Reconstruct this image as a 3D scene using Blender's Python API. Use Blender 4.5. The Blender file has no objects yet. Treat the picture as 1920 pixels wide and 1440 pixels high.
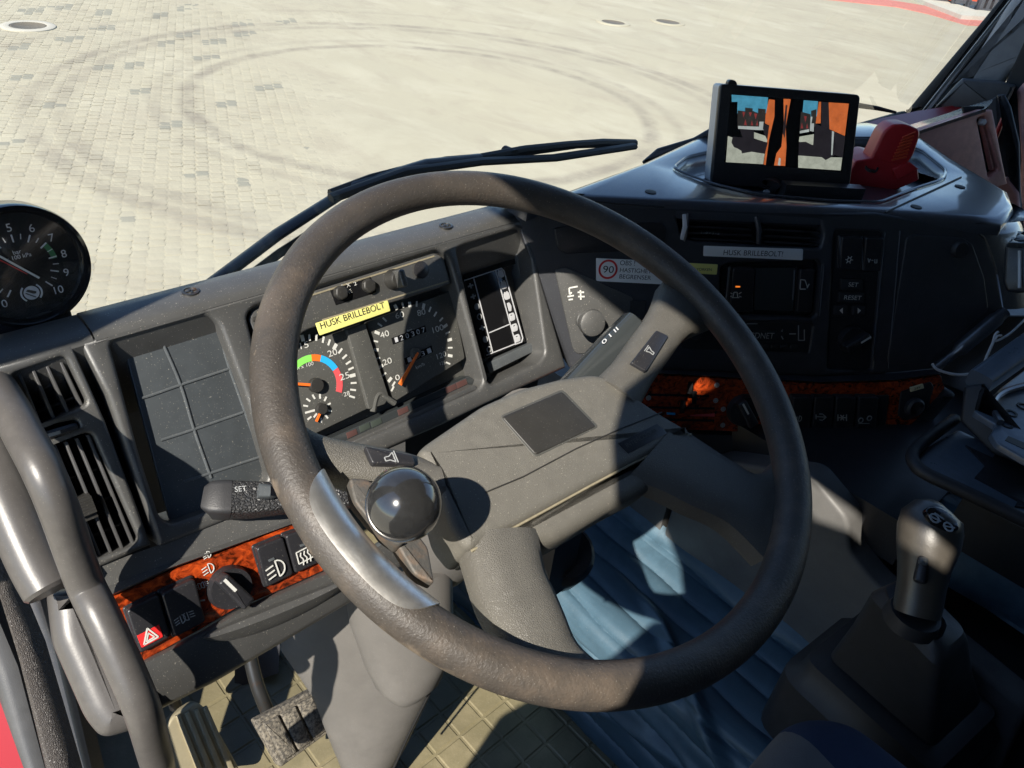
import bpy, bmesh, math, random
from mathutils import Vector, Matrix
import numpy as np
random.seed(7)
R = math.radians
sc = bpy.context.scene
COL = sc.collection
H = 2.7                                   # camera (and cab datum) above the yard

# ------------------------------------------------------------------ camera
FPX = 1440.0
CR = Vector((0.72813078, -0.67812951, 0.09982952))
CU = Vector((0.33318009, 0.47743784, 0.81304621))
CF = Vector((0.59901302, 0.55874276, -0.57357644))
cam_d = bpy.data.cameras.new('camera'); cam = bpy.data.objects.new('camera', cam_d); COL.objects.link(cam)
cam_d.sensor_width = 36; cam_d.lens = 36 * FPX / 1920; cam_d.clip_start = 0.02; cam_d.clip_end = 400
cam.matrix_world = Matrix(((CR.x, CU.x, -CF.x, 0), (CR.y, CU.y, -CF.y, 0), (CR.z, CU.z, -CF.z, H), (0, 0, 0, 1)))
sc.camera = cam
# ------------------------------------------------------------------ sky, sun, exposure
AZ, EL = R(-111), R(42)
SUN = Vector((math.sin(AZ) * math.cos(EL), math.cos(AZ) * math.cos(EL), math.sin(EL)))
w = bpy.data.worlds.new('World'); sc.world = w; w.use_nodes = True
nt = w.node_tree; nt.nodes.clear()
sky = nt.nodes.new('ShaderNodeTexSky'); sky.sky_type = 'NISHITA'; sky.sun_disc = False
sky.sun_elevation = EL; sky.sun_rotation = AZ % (2 * math.pi); sky.air_density = 1.0; sky.dust_density = 0.15; sky.ozone_density = 3.5
bg = nt.nodes.new('ShaderNodeBackground'); bg.inputs[1].default_value = 0.13
wo = nt.nodes.new('ShaderNodeOutputWorld'); nt.links.new(sky.outputs[0], bg.inputs[0]); nt.links.new(bg.outputs[0], wo.inputs[0])
sl = bpy.data.lights.new('sun', 'SUN'); sl.energy = 5.0; sl.angle = R(0.55); sl.color = (1.0, 0.93, 0.82)
so = bpy.data.objects.new('sun', sl); COL.objects.link(so); so.location = (-6, -3, 9)
so.rotation_euler = SUN.to_track_quat('Z', 'Y').to_euler()
sc.view_settings.view_transform = 'Standard'; sc.view_settings.look = 'None'
sc.view_settings.gamma = 1; sc.view_settings.use_curve_mapping = False
sc.view_settings.exposure = 0.72
sc.cycles.max_bounces = 6; sc.cycles.transparent_max_bounces = 12
sc.cycles.caustics_reflective = False; sc.cycles.caustics_refractive = False

# ------------------------------------------------------------------ planes
def ray(px, py): return CR * ((px - 960) / FPX) + CU * ((720 - py) / FPX) + CF
def at(px, py, z): return ray(px, py) * z + Vector((0, 0, H))
OFF = Vector((0, 0, H))
class Pl:
    def __init__(s, p, N, u):
        s.p = Vector(p) + OFF; s.N = Vector(N).normalized(); s.u = Vector(u).normalized(); s.v = s.N.cross(s.u).normalized()
    def P(s, px, py, off=0.0):
        d = ray(px, py); q = s.p + s.N * off
        return OFF + d * (((q - OFF).dot(s.N)) / d.dot(s.N))
    def to2(s, P): q = P - s.p; return (q.dot(s.u), q.dot(s.v))
    def uv(s, px, py, off=0.0): return s.to2(s.P(px, py, off))
    def W(s, u, v, off=0.0): return s.p + s.u * u + s.v * v + s.N * off
    def shifted(s, off): return Pl(s.p + s.N * off - OFF, s.N, s.u)
T28 = R(28)
pL = ray(890, 595) * 0.85
L = Pl(pL, (0, -math.cos(T28), math.sin(T28)), (1, 0, 0))
def facing(yaw, tau):
    a, t = R(yaw), R(tau)
    return Vector((math.sin(a) * math.cos(t), -math.cos(a) * math.cos(t), math.sin(t))), Vector((math.cos(a), math.sin(a), 0))
nC, uC = facing(-36, 16)
C = Pl(ray(1400, 560) * 0.96, nC, uC)
WC = CR * 0.040 + CU * -0.008 + CF * 0.622
WN = (CR * 0.385 + CU * 0.525 + CF * -0.76).normalized()
W = Pl(WC, WN, (1, 0, 0))
T = Pl((0, 0, -0.325), (0, 0, 1), (1, 0, 0))
def Zp(z): return Pl((0, 0, z), (0, 0, 1), (1, 0, 0))
def Xp(x): return Pl((x, 0, 0), (-1, 0, 0), (0, -1, 0))

# ------------------------------------------------------------------ materials
def mat(name, col, rough=.5, metal=0., bump=None, var=0., varscale=8., specks=0., spec=.5, col2=None, mixscale=20., coat=0., emit=None, leather=None, mixpos=(.45, .65), alpha_dust=None):
    m = bpy.data.materials.new(name); m.use_nodes = True
    n = m.node_tree; b = n.nodes['Principled BSDF']; lk = n.links.new
    b.inputs['Roughness'].default_value = rough; b.inputs['Metallic'].default_value = metal
    b.inputs['Specular IOR Level'].default_value = spec
    if coat: b.inputs['Coat Weight'].default_value = coat; b.inputs['Coat Roughness'].default_value = .08
    c = (*col, 1); src = None
    tc = n.nodes.new('ShaderNodeTexCoord')
    def rgb(v):
        r = n.nodes.new('ShaderNodeRGB'); r.outputs[0].default_value = (*v, 1); return r.outputs[0]
    def noise(s, d=4, rg=.6):
        t = n.nodes.new('ShaderNodeTexNoise'); t.inputs['Scale'].default_value = s; t.inputs['Detail'].default_value = d; t.inputs['Roughness'].default_value = rg
        lk(tc.outputs['Object'], t.inputs['Vector']); return t.outputs['Fac']
    def ramp(f, a, bb):
        t = n.nodes.new('ShaderNodeMapRange'); t.inputs[1].default_value = a; t.inputs[2].default_value = bb; lk(f, t.inputs[0]); return t.outputs[0]
    def mix(f, a, bb):
        t = n.nodes.new('ShaderNodeMix'); t.data_type = 'RGBA'; lk(f, t.inputs[0]); lk(a, t.inputs[6]); lk(bb, t.inputs[7]); return t.outputs[2]
    if var or specks or col2:
        src = rgb(col)
        if col2: src = mix(ramp(noise(mixscale, 6, .65), *mixpos), src, rgb(col2))
        if var:
            src = mix(ramp(noise(varscale, 5), .3, .7), src, (mix(ramp(noise(varscale * 7, 3), .35, .75), rgb([min(1, x * (1 + var)) for x in col]), rgb([x * (1 - var * .5) for x in col])) if not col2 else rgb([x * (1 - var) for x in col])))
        if specks:
            sp = ramp(noise(900, 1, .4), .70, .76)
            sp2 = n.nodes.new('ShaderNodeMath'); sp2.operation = 'MULTIPLY'; sp2.inputs[1].default_value = specks; lk(sp, sp2.inputs[0])
            src = mix(sp2.outputs[0], src, rgb((.5, .47, .4)))
        lk(src, b.inputs['Base Color'])
    else: b.inputs['Base Color'].default_value = c
    h = None
    if leather:
        v = n.nodes.new('ShaderNodeTexVoronoi'); v.feature = 'DISTANCE_TO_EDGE'; v.inputs['Scale'].default_value = leather[0]; lk(tc.outputs['Object'], v.inputs['Vector'])
        h = ramp(v.outputs['Distance'], 0, .25); st = leather[1]; dist = .0008
    elif bump:
        h = noise(bump[0], 3, .6); st = bump[1]; dist = bump[2] if len(bump) > 2 else .001
    if h is not None:
        bn = n.nodes.new('ShaderNodeBump'); bn.inputs['Strength'].default_value = st; bn.inputs['Distance'].default_value = dist
        lk(h, bn.inputs['Height']); lk(bn.outputs[0], b.inputs['Normal'])
    if rough < .8 and name != 'dash_top_plastic' and (var or col2 or specks):
        rr = n.nodes.new('ShaderNodeMapRange'); rr.inputs[3].default_value = max(.05, rough - .12); rr.inputs[4].default_value = min(1, rough + .15)
        lk(noise(35, 5), rr.inputs[0]); lk(rr.outputs[0], b.inputs['Roughness'])
    if emit:
        b.inputs['Emission Color'].default_value = (*emit[0], 1); b.inputs['Emission Strength'].default_value = emit[1]
    return m
M = {}
M['dash'] = mat('dash_plastic', (.066, .066, .064), .42, spec=.8, bump=(1400, .35, .0006), var=.25, varscale=6, specks=.55)
M['dash_dark'] = mat('console_plastic', (.038, .040, .046), .40, bump=(1300, .3, .0005), var=.3, varscale=5, specks=.12)
M['top'] = mat('dash_top_plastic', (.045, .05, .060), .33, spec=1.0, coat=.8, bump=(1500, .25, .0005), var=.2, varscale=20, specks=.3)
M['tray'] = mat('tray_plastic', (.085, .094, .10), .34, var=.2, specks=.45, varscale=14)
M['black'] = mat('black_plastic', (.022, .022, .025), .34, bump=(900, .15, .0004), var=.3, specks=.2)
M['gloss'] = mat('gloss_black', (.010, .010, .011), .12, spec=.6)
M['gauge'] = mat('gauge_face', (.070, .070, .064), .6, var=.15, specks=.5, varscale=15)
M['white'] = mat('white_print', (.62, .62, .58), .6)
M['grey_print'] = mat('faded_print', (.34, .35, .35), .6)
M['orange'] = mat('orange_needle', (.85, .17, .02), .5)
M['lgreen'] = mat('green_band', (.25, .75, .12), .6)
M['lblue'] = mat('blue_band', (.02, .42, .82), .6)
M['lred'] = mat('red_band', (.72, .09, .10), .6)
M['dimred'] = mat('red_lamp_lens', (.090, .046, .042), .3)
M['dimgreen'] = mat('green_lamp_lens', (.050, .062, .053), .3)
M['rim'] = mat('wheel_rubber', (.068, .058, .049), .5, bump=(420, .45, .0012), col2=(.165, .125, .092), mixscale=26, mixpos=(.46, .78), var=.35, specks=.25)
M['hub'] = mat('hub_vinyl', (.128, .121, .104), .55, leather=(900, .3), var=.22, varscale=14, specks=.45)
M['spoke'] = mat('spoke_vinyl', (.102, .096, .083), .5, leather=(760, .4), var=.25, specks=.3)
M['pad'] = mat('horn_pad', (.028, .027, .025), .45, var=.2, specks=.12)
M['crease'] = mat('worn_crease', (.25, .22, .15), .7, var=.4, varscale=60)
M['steel'] = mat('bare_steel', (.66, .64, .60), .33, metal=.9, bump=(160, .18, .0006), var=.3, varscale=25)
M['rust'] = mat('rusty_bracket', (.10, .094, .084), .6, col2=(.17, .12, .085), mixscale=70, bump=(400, .5, .001), metal=.25)
M['knob'] = mat('polished_knob', (.022, .022, .022), .10, spec=.7, var=.5, varscale=40, coat=.6)
def wood():
    m = mat('burl_wood', (.42, .06, .012), .22, coat=.4); n = m.node_tree; b = n.nodes['Principled BSDF']; lk = n.links.new
    tc = n.nodes.new('ShaderNodeTexCoord'); a = n.nodes.new('ShaderNodeTexNoise'); a.inputs['Scale'].default_value = 70; a.inputs['Detail'].default_value = 9; a.inputs['Roughness'].default_value = .68; a.inputs['Distortion'].default_value = 1.6
    mp = n.nodes.new('ShaderNodeMapping'); mp.inputs['Scale'].default_value = (1.0, 1.3, 1.5); lk(tc.outputs['Object'], mp.inputs[0]); lk(mp.outputs[0], a.inputs['Vector'])
    cr = n.nodes.new('ShaderNodeValToRGB'); e = cr.color_ramp.elements; e[0].position = .39; e[0].color = (.05, .008, .002, 1); e[1].position = .66; e[1].color = (.56, .078, .012, 1)
    x = cr.color_ramp.elements.new(.50); x.color = (.27, .034, .007, 1)
    lk(a.outputs['Fac'], cr.inputs[0]); lk(cr.outputs[0], b.inputs['Base Color']); return m
M['wood'] = wood()
M['yellow'] = mat('yellow_tape', (.80, .76, .24), .5)
M['wtape'] = mat('white_tape', (.78, .79, .78), .45)
M['ink'] = mat('black_ink', (.03, .03, .03), .6)
M['redink'] = mat('red_ink', (.62, .03, .03), .5)
M['hazred'] = mat('hazard_red', (.75, .03, .03), .4)
M['redp'] = mat('red_plastic', (.42, .022, .028), .38, var=.2)
M['redpaint'] = mat('red_paint', (.31, .005, .007), .3, coat=.15)
M['salmon'] = mat('red_bounce_trim', (.60, .29, .245), .5, bump=(900, .25, .0006), var=.3, varscale=10)  # grey trim: red light bounced from outside is put into the colour
M['blanket'] = mat('quilted_vinyl', (.058, .108, .148), .42, bump=(420, .25, .0008), var=.35, varscale=6, specks=.15)
M['cover'] = mat('kick_panel_plastic', (.138, .131, .122), .55, bump=(800, .3, .0006), var=.25, varscale=5, specks=.15)
M['boot'] = mat('gear_boot_plastic', (.027, .027, .029), .5, bump=(900, .3, .0006), var=.3)
M['mat'] = mat('rubber_floor_mat', (.215, .188, .11), .42, col2=(.285, .245, .15), mixscale=25, bump=(250, .35, .001), var=.3, specks=.3)
M['alu'] = mat('dusty_metal_pedal', (.34, .30, .20), .55, metal=.35, var=.3, specks=.3)
M['pedal'] = mat('worn_pedal_rubber', (.06, .056, .05), .7, col2=(.27, .24, .19), mixscale=260, mixpos=(.40, .62), bump=(700, .7, .0015))
M['darksteel'] = mat('dark_steel', (.10, .10, .10), .35, metal=.8, col2=(.20, .10, .05), mixscale=60, mixpos=(.6, .8))
M['seat'] = mat('seat_fabric_grey', (.13, .13, .135), .9, bump=(700, .6, .001), var=.3)
M['seatb'] = mat('seat_fabric_blue', (.022, .045, .125), .9, bump=(700, .6, .001), var=.3)
M['handle'] = mat('handle_plastic', (.082, .076, .071), .36, bump=(500, .12, .0005), var=.2, varscale=20, specks=.12)
M['trim'] = mat('pillar_trim', (.07, .07, .071), .42, bump=(900, .25, .0006), var=.25)
M['leatherette'] = mat('door_leatherette', (.075, .066, .060), .45, leather=(600, .8), var=.2)
M['pil'] = mat('pillar_cover', (.30, .31, .33), .45, bump=(900, .2, .0006), var=.15)
M['traytop'] = mat('sky_tinted_tray_plastic', (.10, .125, .155), .30, spec=1.0, var=.3, specks=.3, varscale=18)  # bluer and lighter: the sky's reflection is put into the colour
M['tunnel'] = mat('tunnel_plastic', (.115, .112, .108), .5, bump=(800, .3, .0006), var=.25, varscale=5, specks=.15)
M['grip'] = mat('gear_knob_grip', (.060, .053, .044), .36, spec=.8, bump=(700, .25, .0006), var=.3, specks=.1)
M['edge'] = mat('edge_highlight_bead', (.085, .09, .10), .22)  # paler than the panel: sky highlights on its edges put into the colour
M['celltray'] = mat('cell_tray', (.060, .068, .074), .32, var=.2, specks=.4, varscale=14)
M['rubber'] = mat('seal_rubber', (.012, .012, .013), .6)
M['headliner'] = mat('cab_lining', (.025, .026, .028), .9)
M['mesh'] = mat('mesh_fabric', (.03, .03, .033), .8, bump=(500, 1, .003))
M['cable'] = mat('white_cable', (.55, .55, .55), .4)
M['cream'] = mat('cream_plastic', (.75, .66, .42), .5)
M['orangel'] = mat('orange_lamp', (.5, .12, .01), .5, emit=((1, .25, .03), .5))
M['lcd'] = mat('lcd_glass', (.035, .04, .042), .16, spec=.6)
M['silver'] = mat('silver_print', (.55, .56, .58), .4)
M['cont_red'] = mat('orange_steel', (.75, .10, .04), .5, var=.2)
M['cont_dark'] = mat('dark_steel_frame', (.07, .07, .08), .6, var=.3)
M['kerbred'] = mat('red_kerb_paving', (.52, .19, .15), .85, var=.3, varscale=2)
M['kerb'] = mat('pale_kerb_concrete', (.52, .50, .42), .85, var=.2, varscale=3)
M['iron'] = mat('cast_iron', (.14, .12, .09), .7, bump=(60, .5, .005), var=.3)
M['concrete_ring'] = mat('pale_concrete_ring', (.46, .43, .36), .85, var=.15)
def emis(name, col, s):
    m = bpy.data.materials.new(name); m.use_nodes = True; n = m.node_tree; b = n.nodes['Principled BSDF']
    b.inputs['Base Color'].default_value = (.01, .01, .01, 1); b.inputs['Roughness'].default_value = .3
    tc = n.nodes.new('ShaderNodeTexCoord'); t = n.nodes.new('ShaderNodeTexNoise'); t.inputs['Scale'].default_value = 95; t.inputs['Detail'].default_value = 9; t.inputs['Roughness'].default_value = .72
    n.links.new(tc.outputs['Object'], t.inputs['Vector'])
    mr = n.nodes.new('ShaderNodeMapRange'); mr.inputs[1].default_value = .3; mr.inputs[2].default_value = .7; mr.inputs[3].default_value = s * .50; mr.inputs[4].default_value = s * .85
    n.links.new(t.outputs['Fac'], mr.inputs[0]); b.inputs['Emission Color'].default_value = (*col, 1); n.links.new(mr.outputs[0], b.inputs['Emission Strength'])
    return m
def glass(name, gl, dust, tint=(1, 1, 1)):
    m = bpy.data.materials.new(name); m.use_nodes = True; n = m.node_tree; n.nodes.clear(); lk = n.links.new
    o = n.nodes.new('ShaderNodeOutputMaterial'); tr = n.nodes.new('ShaderNodeBsdfTransparent'); tr.inputs[0].default_value = (*tint, 1)
    g = n.nodes.new('ShaderNodeBsdfGlossy'); g.inputs['Roughness'].default_value = .02
    d = n.nodes.new('ShaderNodeBsdfDiffuse'); d.inputs[0].default_value = (.7, .68, .62, 1)
    f = n.nodes.new('ShaderNodeLayerWeight'); f.inputs[0].default_value = .5      # Schlick on either side of the sheet
    pw = n.nodes.new('ShaderNodeMath'); pw.operation = 'POWER'; pw.inputs[1].default_value = 5; lk(f.outputs['Facing'], pw.inputs[0])
    ml = n.nodes.new('ShaderNodeMath'); ml.operation = 'MULTIPLY_ADD'; ml.inputs[1].default_value = gl; ml.inputs[2].default_value = .04 * gl; lk(pw.outputs[0], ml.inputs[0])
    m1 = n.nodes.new('ShaderNodeMixShader'); lk(ml.outputs[0], m1.inputs[0]); lk(tr.outputs[0], m1.inputs[1]); lk(g.outputs[0], m1.inputs[2])
    m2 = n.nodes.new('ShaderNodeMixShader'); lk(m1.outputs[0], m2.inputs[1]); lk(d.outputs[0], m2.inputs[2])
    tc = n.nodes.new('ShaderNodeTexCoord'); t = n.nodes.new('ShaderNodeTexNoise'); t.inputs['Scale'].default_value = 25; t.inputs['Detail'].default_value = 6; lk(tc.outputs['Object'], t.inputs['Vector'])
    mm = n.nodes.new('ShaderNodeMath'); mm.operation = 'MULTIPLY'; mm.inputs[1].default_value = dust * 2; lk(t.outputs['Fac'], mm.inputs[0]); lk(mm.outputs[0], m2.inputs[0])
    lk(m2.outputs[0], o.inputs[0]); return m
M['glass'] = glass('windscreen_glass', .8, .02, (.95, .97, .96))
M['lens'] = glass('clear_lens', .8, .010)

# ------------------------------------------------------------------ object helpers
def wloc(o):
    l = Vector((0, 0, 0))
    while o: l += o.location; o = o.parent
    return l
def tag(o, label=None, cat=None, group=None, kind=None):
    if label: o['label'] = label
    if cat: o['category'] = cat
    if group: o['group'] = group
    if kind: o['kind'] = kind
    return o
def thing(name, loc, label, cat, group=None):
    o = bpy.data.objects.new(name, None); o.empty_display_size = .02; COL.objects.link(o); o.location = loc
    return tag(o, label, cat, group)
class MB:
    def __init__(s): s.v = []; s.f = []; s.mi = []; s.cur = 0; s.mats = []
    def use(s, m):
        if m not in s.mats: s.mats.append(m)
        s.cur = s.mats.index(m); return s
    def add(s, vs, fs):
        b = len(s.v); s.v += [Vector(x) for x in vs]; s.f += [tuple(i + b for i in f) for f in fs]; s.mi += [s.cur] * len(fs); return s
    def box(s, c, hx, hy, hz, ax=None):
        a = ax or (Vector((1, 0, 0)), Vector((0, 1, 0)), Vector((0, 0, 1))); c = Vector(c)
        vs = [c + a[0] * (x * hx) + a[1] * (y * hy) + a[2] * (z * hz) for x in (-1, 1) for y in (-1, 1) for z in (-1, 1)]
        return s.add(vs, [(0, 1, 3, 2), (4, 6, 7, 5), (0, 4, 5, 1), (2, 3, 7, 6), (0, 2, 6, 4), (1, 5, 7, 3)])
    def loft(s, rings, cap0=True, cap1=True, closed=True):
        n = len(rings[0]); vs = [p for r in rings for p in r]; fs = []
        for i in range(len(rings) - 1):
            for j in range(n if closed else n - 1):
                k = (j + 1) % n; fs.append((i * n + j, i * n + k, (i + 1) * n + k, (i + 1) * n + j))
        if cap0: fs.append(tuple(range(n - 1, -1, -1)))
        if cap1: fs.append(tuple((len(rings) - 1) * n + j for j in range(n)))
        return s.add(vs, fs)
    def tube(s, pts, r, n=14, cap=True, sq=(1, 1), upv=None):
        pts = [Vector(p) for p in pts]; rs = r if isinstance(r, (list, tuple)) else [r] * len(pts); rings = []; a = None
        for i, p in enumerate(pts):
            t = (pts[min(i + 1, len(pts) - 1)] - pts[max(i - 1, 0)]).normalized()
            if a is None:
                a = Vector(upv) if upv else (Vector((0, 0, 1)) if abs(t.z) < .9 else Vector((1, 0, 0)))
            a = (a - t * a.dot(t)).normalized(); b = t.cross(a)
            rings.append([p + (a * math.cos(q) * sq[0] + b * math.sin(q) * sq[1]) * rs[i] for q in (2 * math.pi * k / n for k in range(n))])
        return s.loft(rings, cap, cap)
    def lathe(s, c, axis, prof, n=28):
        ax = Vector(axis).normalized(); a = ax.orthogonal().normalized(); b = ax.cross(a); c = Vector(c)
        return s.loft([[c + ax * h + (a * math.cos(q) + b * math.sin(q)) * max(r, 1e-5) for q in (2 * math.pi * k / n for k in range(n))] for r, h in prof])
    def slab(s, pl, p2, off, thick, bev=.0, seg=3):
        """closed slab: outline p2 (2-D in pl), front face at off, back at off-thick, rounded front edge."""
        if area(p2) < 0: p2 = p2[::-1]
        rings = [[pl.W(*q, off - thick) for q in p2]]
        if bev:
            for k in range(seg + 1):
                a = k / seg * math.pi / 2
                rings.append([pl.W(*q, off - bev + bev * math.sin(a)) for q in inset(p2, bev * (1 - math.cos(a)))])
        else: rings.append([pl.W(*q, off) for q in p2])
        return s.loft(rings)
    def plate(s, pl, outer, holes, off, thick, bev=.003, wall=.03):
        """plate with rounded holes: front skin by constrained fill, walls going back."""
        bm = bmesh.new(); allv = []
        def loop(p2):
            vs = [bm.verts.new(pl.W(*q, off)) for q in p2]
            for i in range(len(vs)): bm.edges.new((vs[i], vs[(i + 1) % len(vs)]))
        if area(outer) < 0: outer = outer[::-1]
        holes = [h if area(h) > 0 else h[::-1] for h in holes]
        loop(inset(outer, bev))
        for h in holes: loop(inset(h, -bev))
        bmesh.ops.triangle_fill(bm, use_beauty=True, edges=bm.edges[:], normal=pl.N)
        bm.verts.index_update()
        s.add([v.co.copy() for v in bm.verts], [tuple(v.index for v in f.verts) if f.normal.dot(pl.N) > 0 else tuple(v.index for v in f.verts)[::-1] for f in bm.faces]); bm.free()
        st = [(math.sin(a), 1 - math.cos(a)) for a in (0, .52, 1.05, math.pi / 2)]
        s.loft([[pl.W(*q, off - bev * c2) for q in inset(outer, bev * (1 - s2))] for s2, c2 in st] + [[pl.W(*q, off - thick) for q in outer]], False, False)
        for h in holes:
            s.loft([[pl.W(*q, off - bev * c2) for q in inset(h, -bev * (1 - s2))] for s2, c2 in st] + [[pl.W(*q, off - wall) for q in h]], False, False)
        return s
    def obj(s, name, m=None, parent=None, smooth=True, ang=38):
        me = bpy.data.meshes.new(name); o = bpy.data.objects.new(name, me); COL.objects.link(o)
        base = wloc(parent) if parent else Vector((0, 0, 0))
        if parent: o.parent = parent
        elif s.v:
            base = Vector((sum(v.x for v in s.v), sum(v.y for v in s.v), 0)) / len(s.v); base.z = min(v.z for v in s.v); o.location = base
        me.from_pydata([tuple(v - base) for v in s.v], [], s.f)
        for q in (s.mats or [m]): me.materials.append(q)
        if s.mats: me.polygons.foreach_set('material_index', s.mi)
        bm = bmesh.new(); bm.from_mesh(me); bmesh.ops.remove_doubles(bm, verts=bm.verts[:], dist=1e-6)
        bmesh.ops.recalc_face_normals(bm, faces=bm.faces[:])
        if smooth:
            for f in bm.faces: f.smooth = True
            ca = R(ang)
            for e in bm.edges:
                if len(e.link_faces) == 2 and e.calc_face_angle(0) > ca: e.smooth = False
        bm.to_mesh(me); bm.free(); return o
def area(p): return .5 * sum(p[i - 1][0] * p[i][1] - p[i][0] * p[i - 1][1] for i in range(len(p)))
def inset(p, d):
    """offset a CCW polygon inwards by d (outwards when negative)."""
    if abs(d) < 1e-9: return list(p)
    n = len(p); out = []
    for i in range(n):
        a, b, c = Vector(p[i - 1]), Vector(p[i]), Vector(p[(i + 1) % n])
        e1 = (b - a); e2 = (c - b)
        if e1.length < 1e-9 or e2.length < 1e-9: out.append(tuple(b)); continue
        e1.normalize(); e2.normalize(); n1 = Vector((-e1.y, e1.x)); n2 = Vector((-e2.y, e2.x)); m = n1 + n2
        if m.length < 1e-6: out.append(tuple(b + n1 * d)); continue
        m.normalize(); out.append(tuple(b + m * (d / max(.35, m.dot(n1)))))
    return out
def rnd(p, r, seg=5):
    """round the corners of a 2-D polygon (radius or list of radii)."""
    n = len(p); out = []
    for i in range(n):
        a, b, c = Vector(p[i - 1]), Vector(p[i]), Vector(p[(i + 1) % n]); rr = r[i] if isinstance(r, (list, tuple)) else r
        d1, d2 = (a - b), (c - b); l = min(rr, d1.length * .45, d2.length * .45)
        if l < 1e-5: out.append(tuple(b)); continue
        p0, p1 = b + d1.normalized() * l, b + d2.normalized() * l
        for k in range(seg + 1):
            t = k / seg; out.append(tuple(p0 * (1 - t) ** 2 + b * (2 * t * (1 - t)) + p1 * t * t))
    return out
def px2(pl, pts, off=0.): return [pl.uv(x, y, off) for x, y in pts]
def pslab(name, pl, pts, off, thick, m, parent, bev=.001, r=0., seg=3):
    q = px2(pl, pts, off); q = rnd(q, r) if r else q
    return MB().slab(pl, q, off, thick, bev, seg).obj(name, m, parent)
def bars(mb, pl, segs, off, wd, th=.0006):
    """flat printed strokes between pixel pairs."""
    for (x0, y0), (x1, y1) in segs:
        a, b = Vector(pl.uv(x0, y0, off)), Vector(pl.uv(x1, y1, off)); d = (b - a).normalized(); nn = Vector((-d.y, d.x)) * wd / 2
        mb.slab(pl, [tuple(a - nn), tuple(b - nn), tuple(b + nn), tuple(a + nn)], off + th, th * 1.2)
    return mb
def strokes2(mb, pl, segs, off, wd, th=.0005):
    for a, b in segs:
        a, b = Vector(a), Vector(b); d = (b - a).normalized(); nn = Vector((-d.y, d.x)) * wd / 2
        mb.slab(pl, [tuple(a - nn), tuple(b - nn), tuple(b + nn), tuple(a + nn)], off + th, th * 1.2)
    return mb
_tc = {}
def glyphs(body):
    if body not in _tc:
        cu = bpy.data.curves.new('lettering', 'FONT'); cu.body = body; cu.size = 1; ob = bpy.data.objects.new('lettering', cu)
        me = bpy.data.meshes.new_from_object(ob); vs = [v.co.copy() for v in me.vertices]; fs = [tuple(p.vertices) for p in me.polygons]
        bpy.data.objects.remove(ob); bpy.data.curves.remove(cu); bpy.data.meshes.remove(me)
        x0 = min(v.x for v in vs); x1 = max(v.x for v in vs); y0 = min(v.y for v in vs); y1 = max(v.y for v in vs)
        _tc[body] = ([((v.x - x0) / (x1 - x0), (v.y - y0) / (y1 - y0)) for v in vs], fs, (x1 - x0) / (y1 - y0))
    return _tc[body]
def text(mb, body, pl, a, b, hpx, off, th=.0006):
    """lettering whose base line runs from pixel a to pixel b, cap height hpx pixels."""
    g, fs, asp = glyphs(body); A = Vector(pl.uv(*a, off)); B = Vector(pl.uv(*b, off)); d = B - A; n = Vector((-d.y, d.x)).normalized()
    mid = ((a[0] + b[0]) / 2, (a[1] + b[1]) / 2); z = (pl.P(*mid, off) - OFF).dot(CF); h = hpx * z / FPX
    hv = n * h
    # compensate foreshortening of the cap direction
    p0 = proj(pl.W(*(A + B) / 2, off)); p1 = proj(pl.W(*((A + B) / 2 + hv), off)); k = hpx / max(1e-3, math.hypot(p1[0] - p0[0], p1[1] - p0[1]))
    hv = hv * min(k, 2.2)
    return mb.add([pl.W(*(A + d * x + hv * y), off + th) for x, y in g], fs)
def proj(P):
    q = P - OFF; z = q.dot(CF); return (960 + FPX * q.dot(CR) / z, 720 - FPX * q.dot(CU) / z)
def circ2(c, r, n=28, a0=0, a1=2 * math.pi): return [(c[0] + r * math.cos(a0 + (a1 - a0) * k / n), c[1] + r * math.sin(a0 + (a1 - a0) * k / n)) for k in range(n)]
def arcband(mb, pl, c, r0, r1, a0, a1, off, th=.0005, n=14):
    if abs(a1 - a0) > 6.2: return mb.plate(pl, circ2(c, r1, max(n, 24)), [circ2(c, r0, max(n, 24))], off + th, th * 1.2, .00005, th)
    A = [a0 + (a1 - a0) * k / n for k in range(n + 1)]
    p = [(c[0] + r1 * math.cos(a), c[1] + r1 * math.sin(a)) for a in A] + [(c[0] + r0 * math.cos(a), c[1] + r0 * math.sin(a)) for a in A[::-1]]
    return mb.slab(pl, p, off + th, th * 1.2)
def smooth_path(pts, n=6):
    pts = [Vector(p) for p in pts]; out = []
    for i in range(len(pts) - 1):
        p0, p1, p2, p3 = pts[max(i - 1, 0)], pts[i], pts[i + 1], pts[min(i + 2, len(pts) - 1)]
        for k in range(n):
            t = k / n; out.append(.5 * ((2 * p1) + (p2 - p0) * t + (2 * p0 - 5 * p1 + 4 * p2 - p3) * t * t + (3 * p1 - p0 - 3 * p2 + p3) * t ** 3))
    return out + [pts[-1]]
def struct(o): o['kind'] = 'structure'; return o

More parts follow.
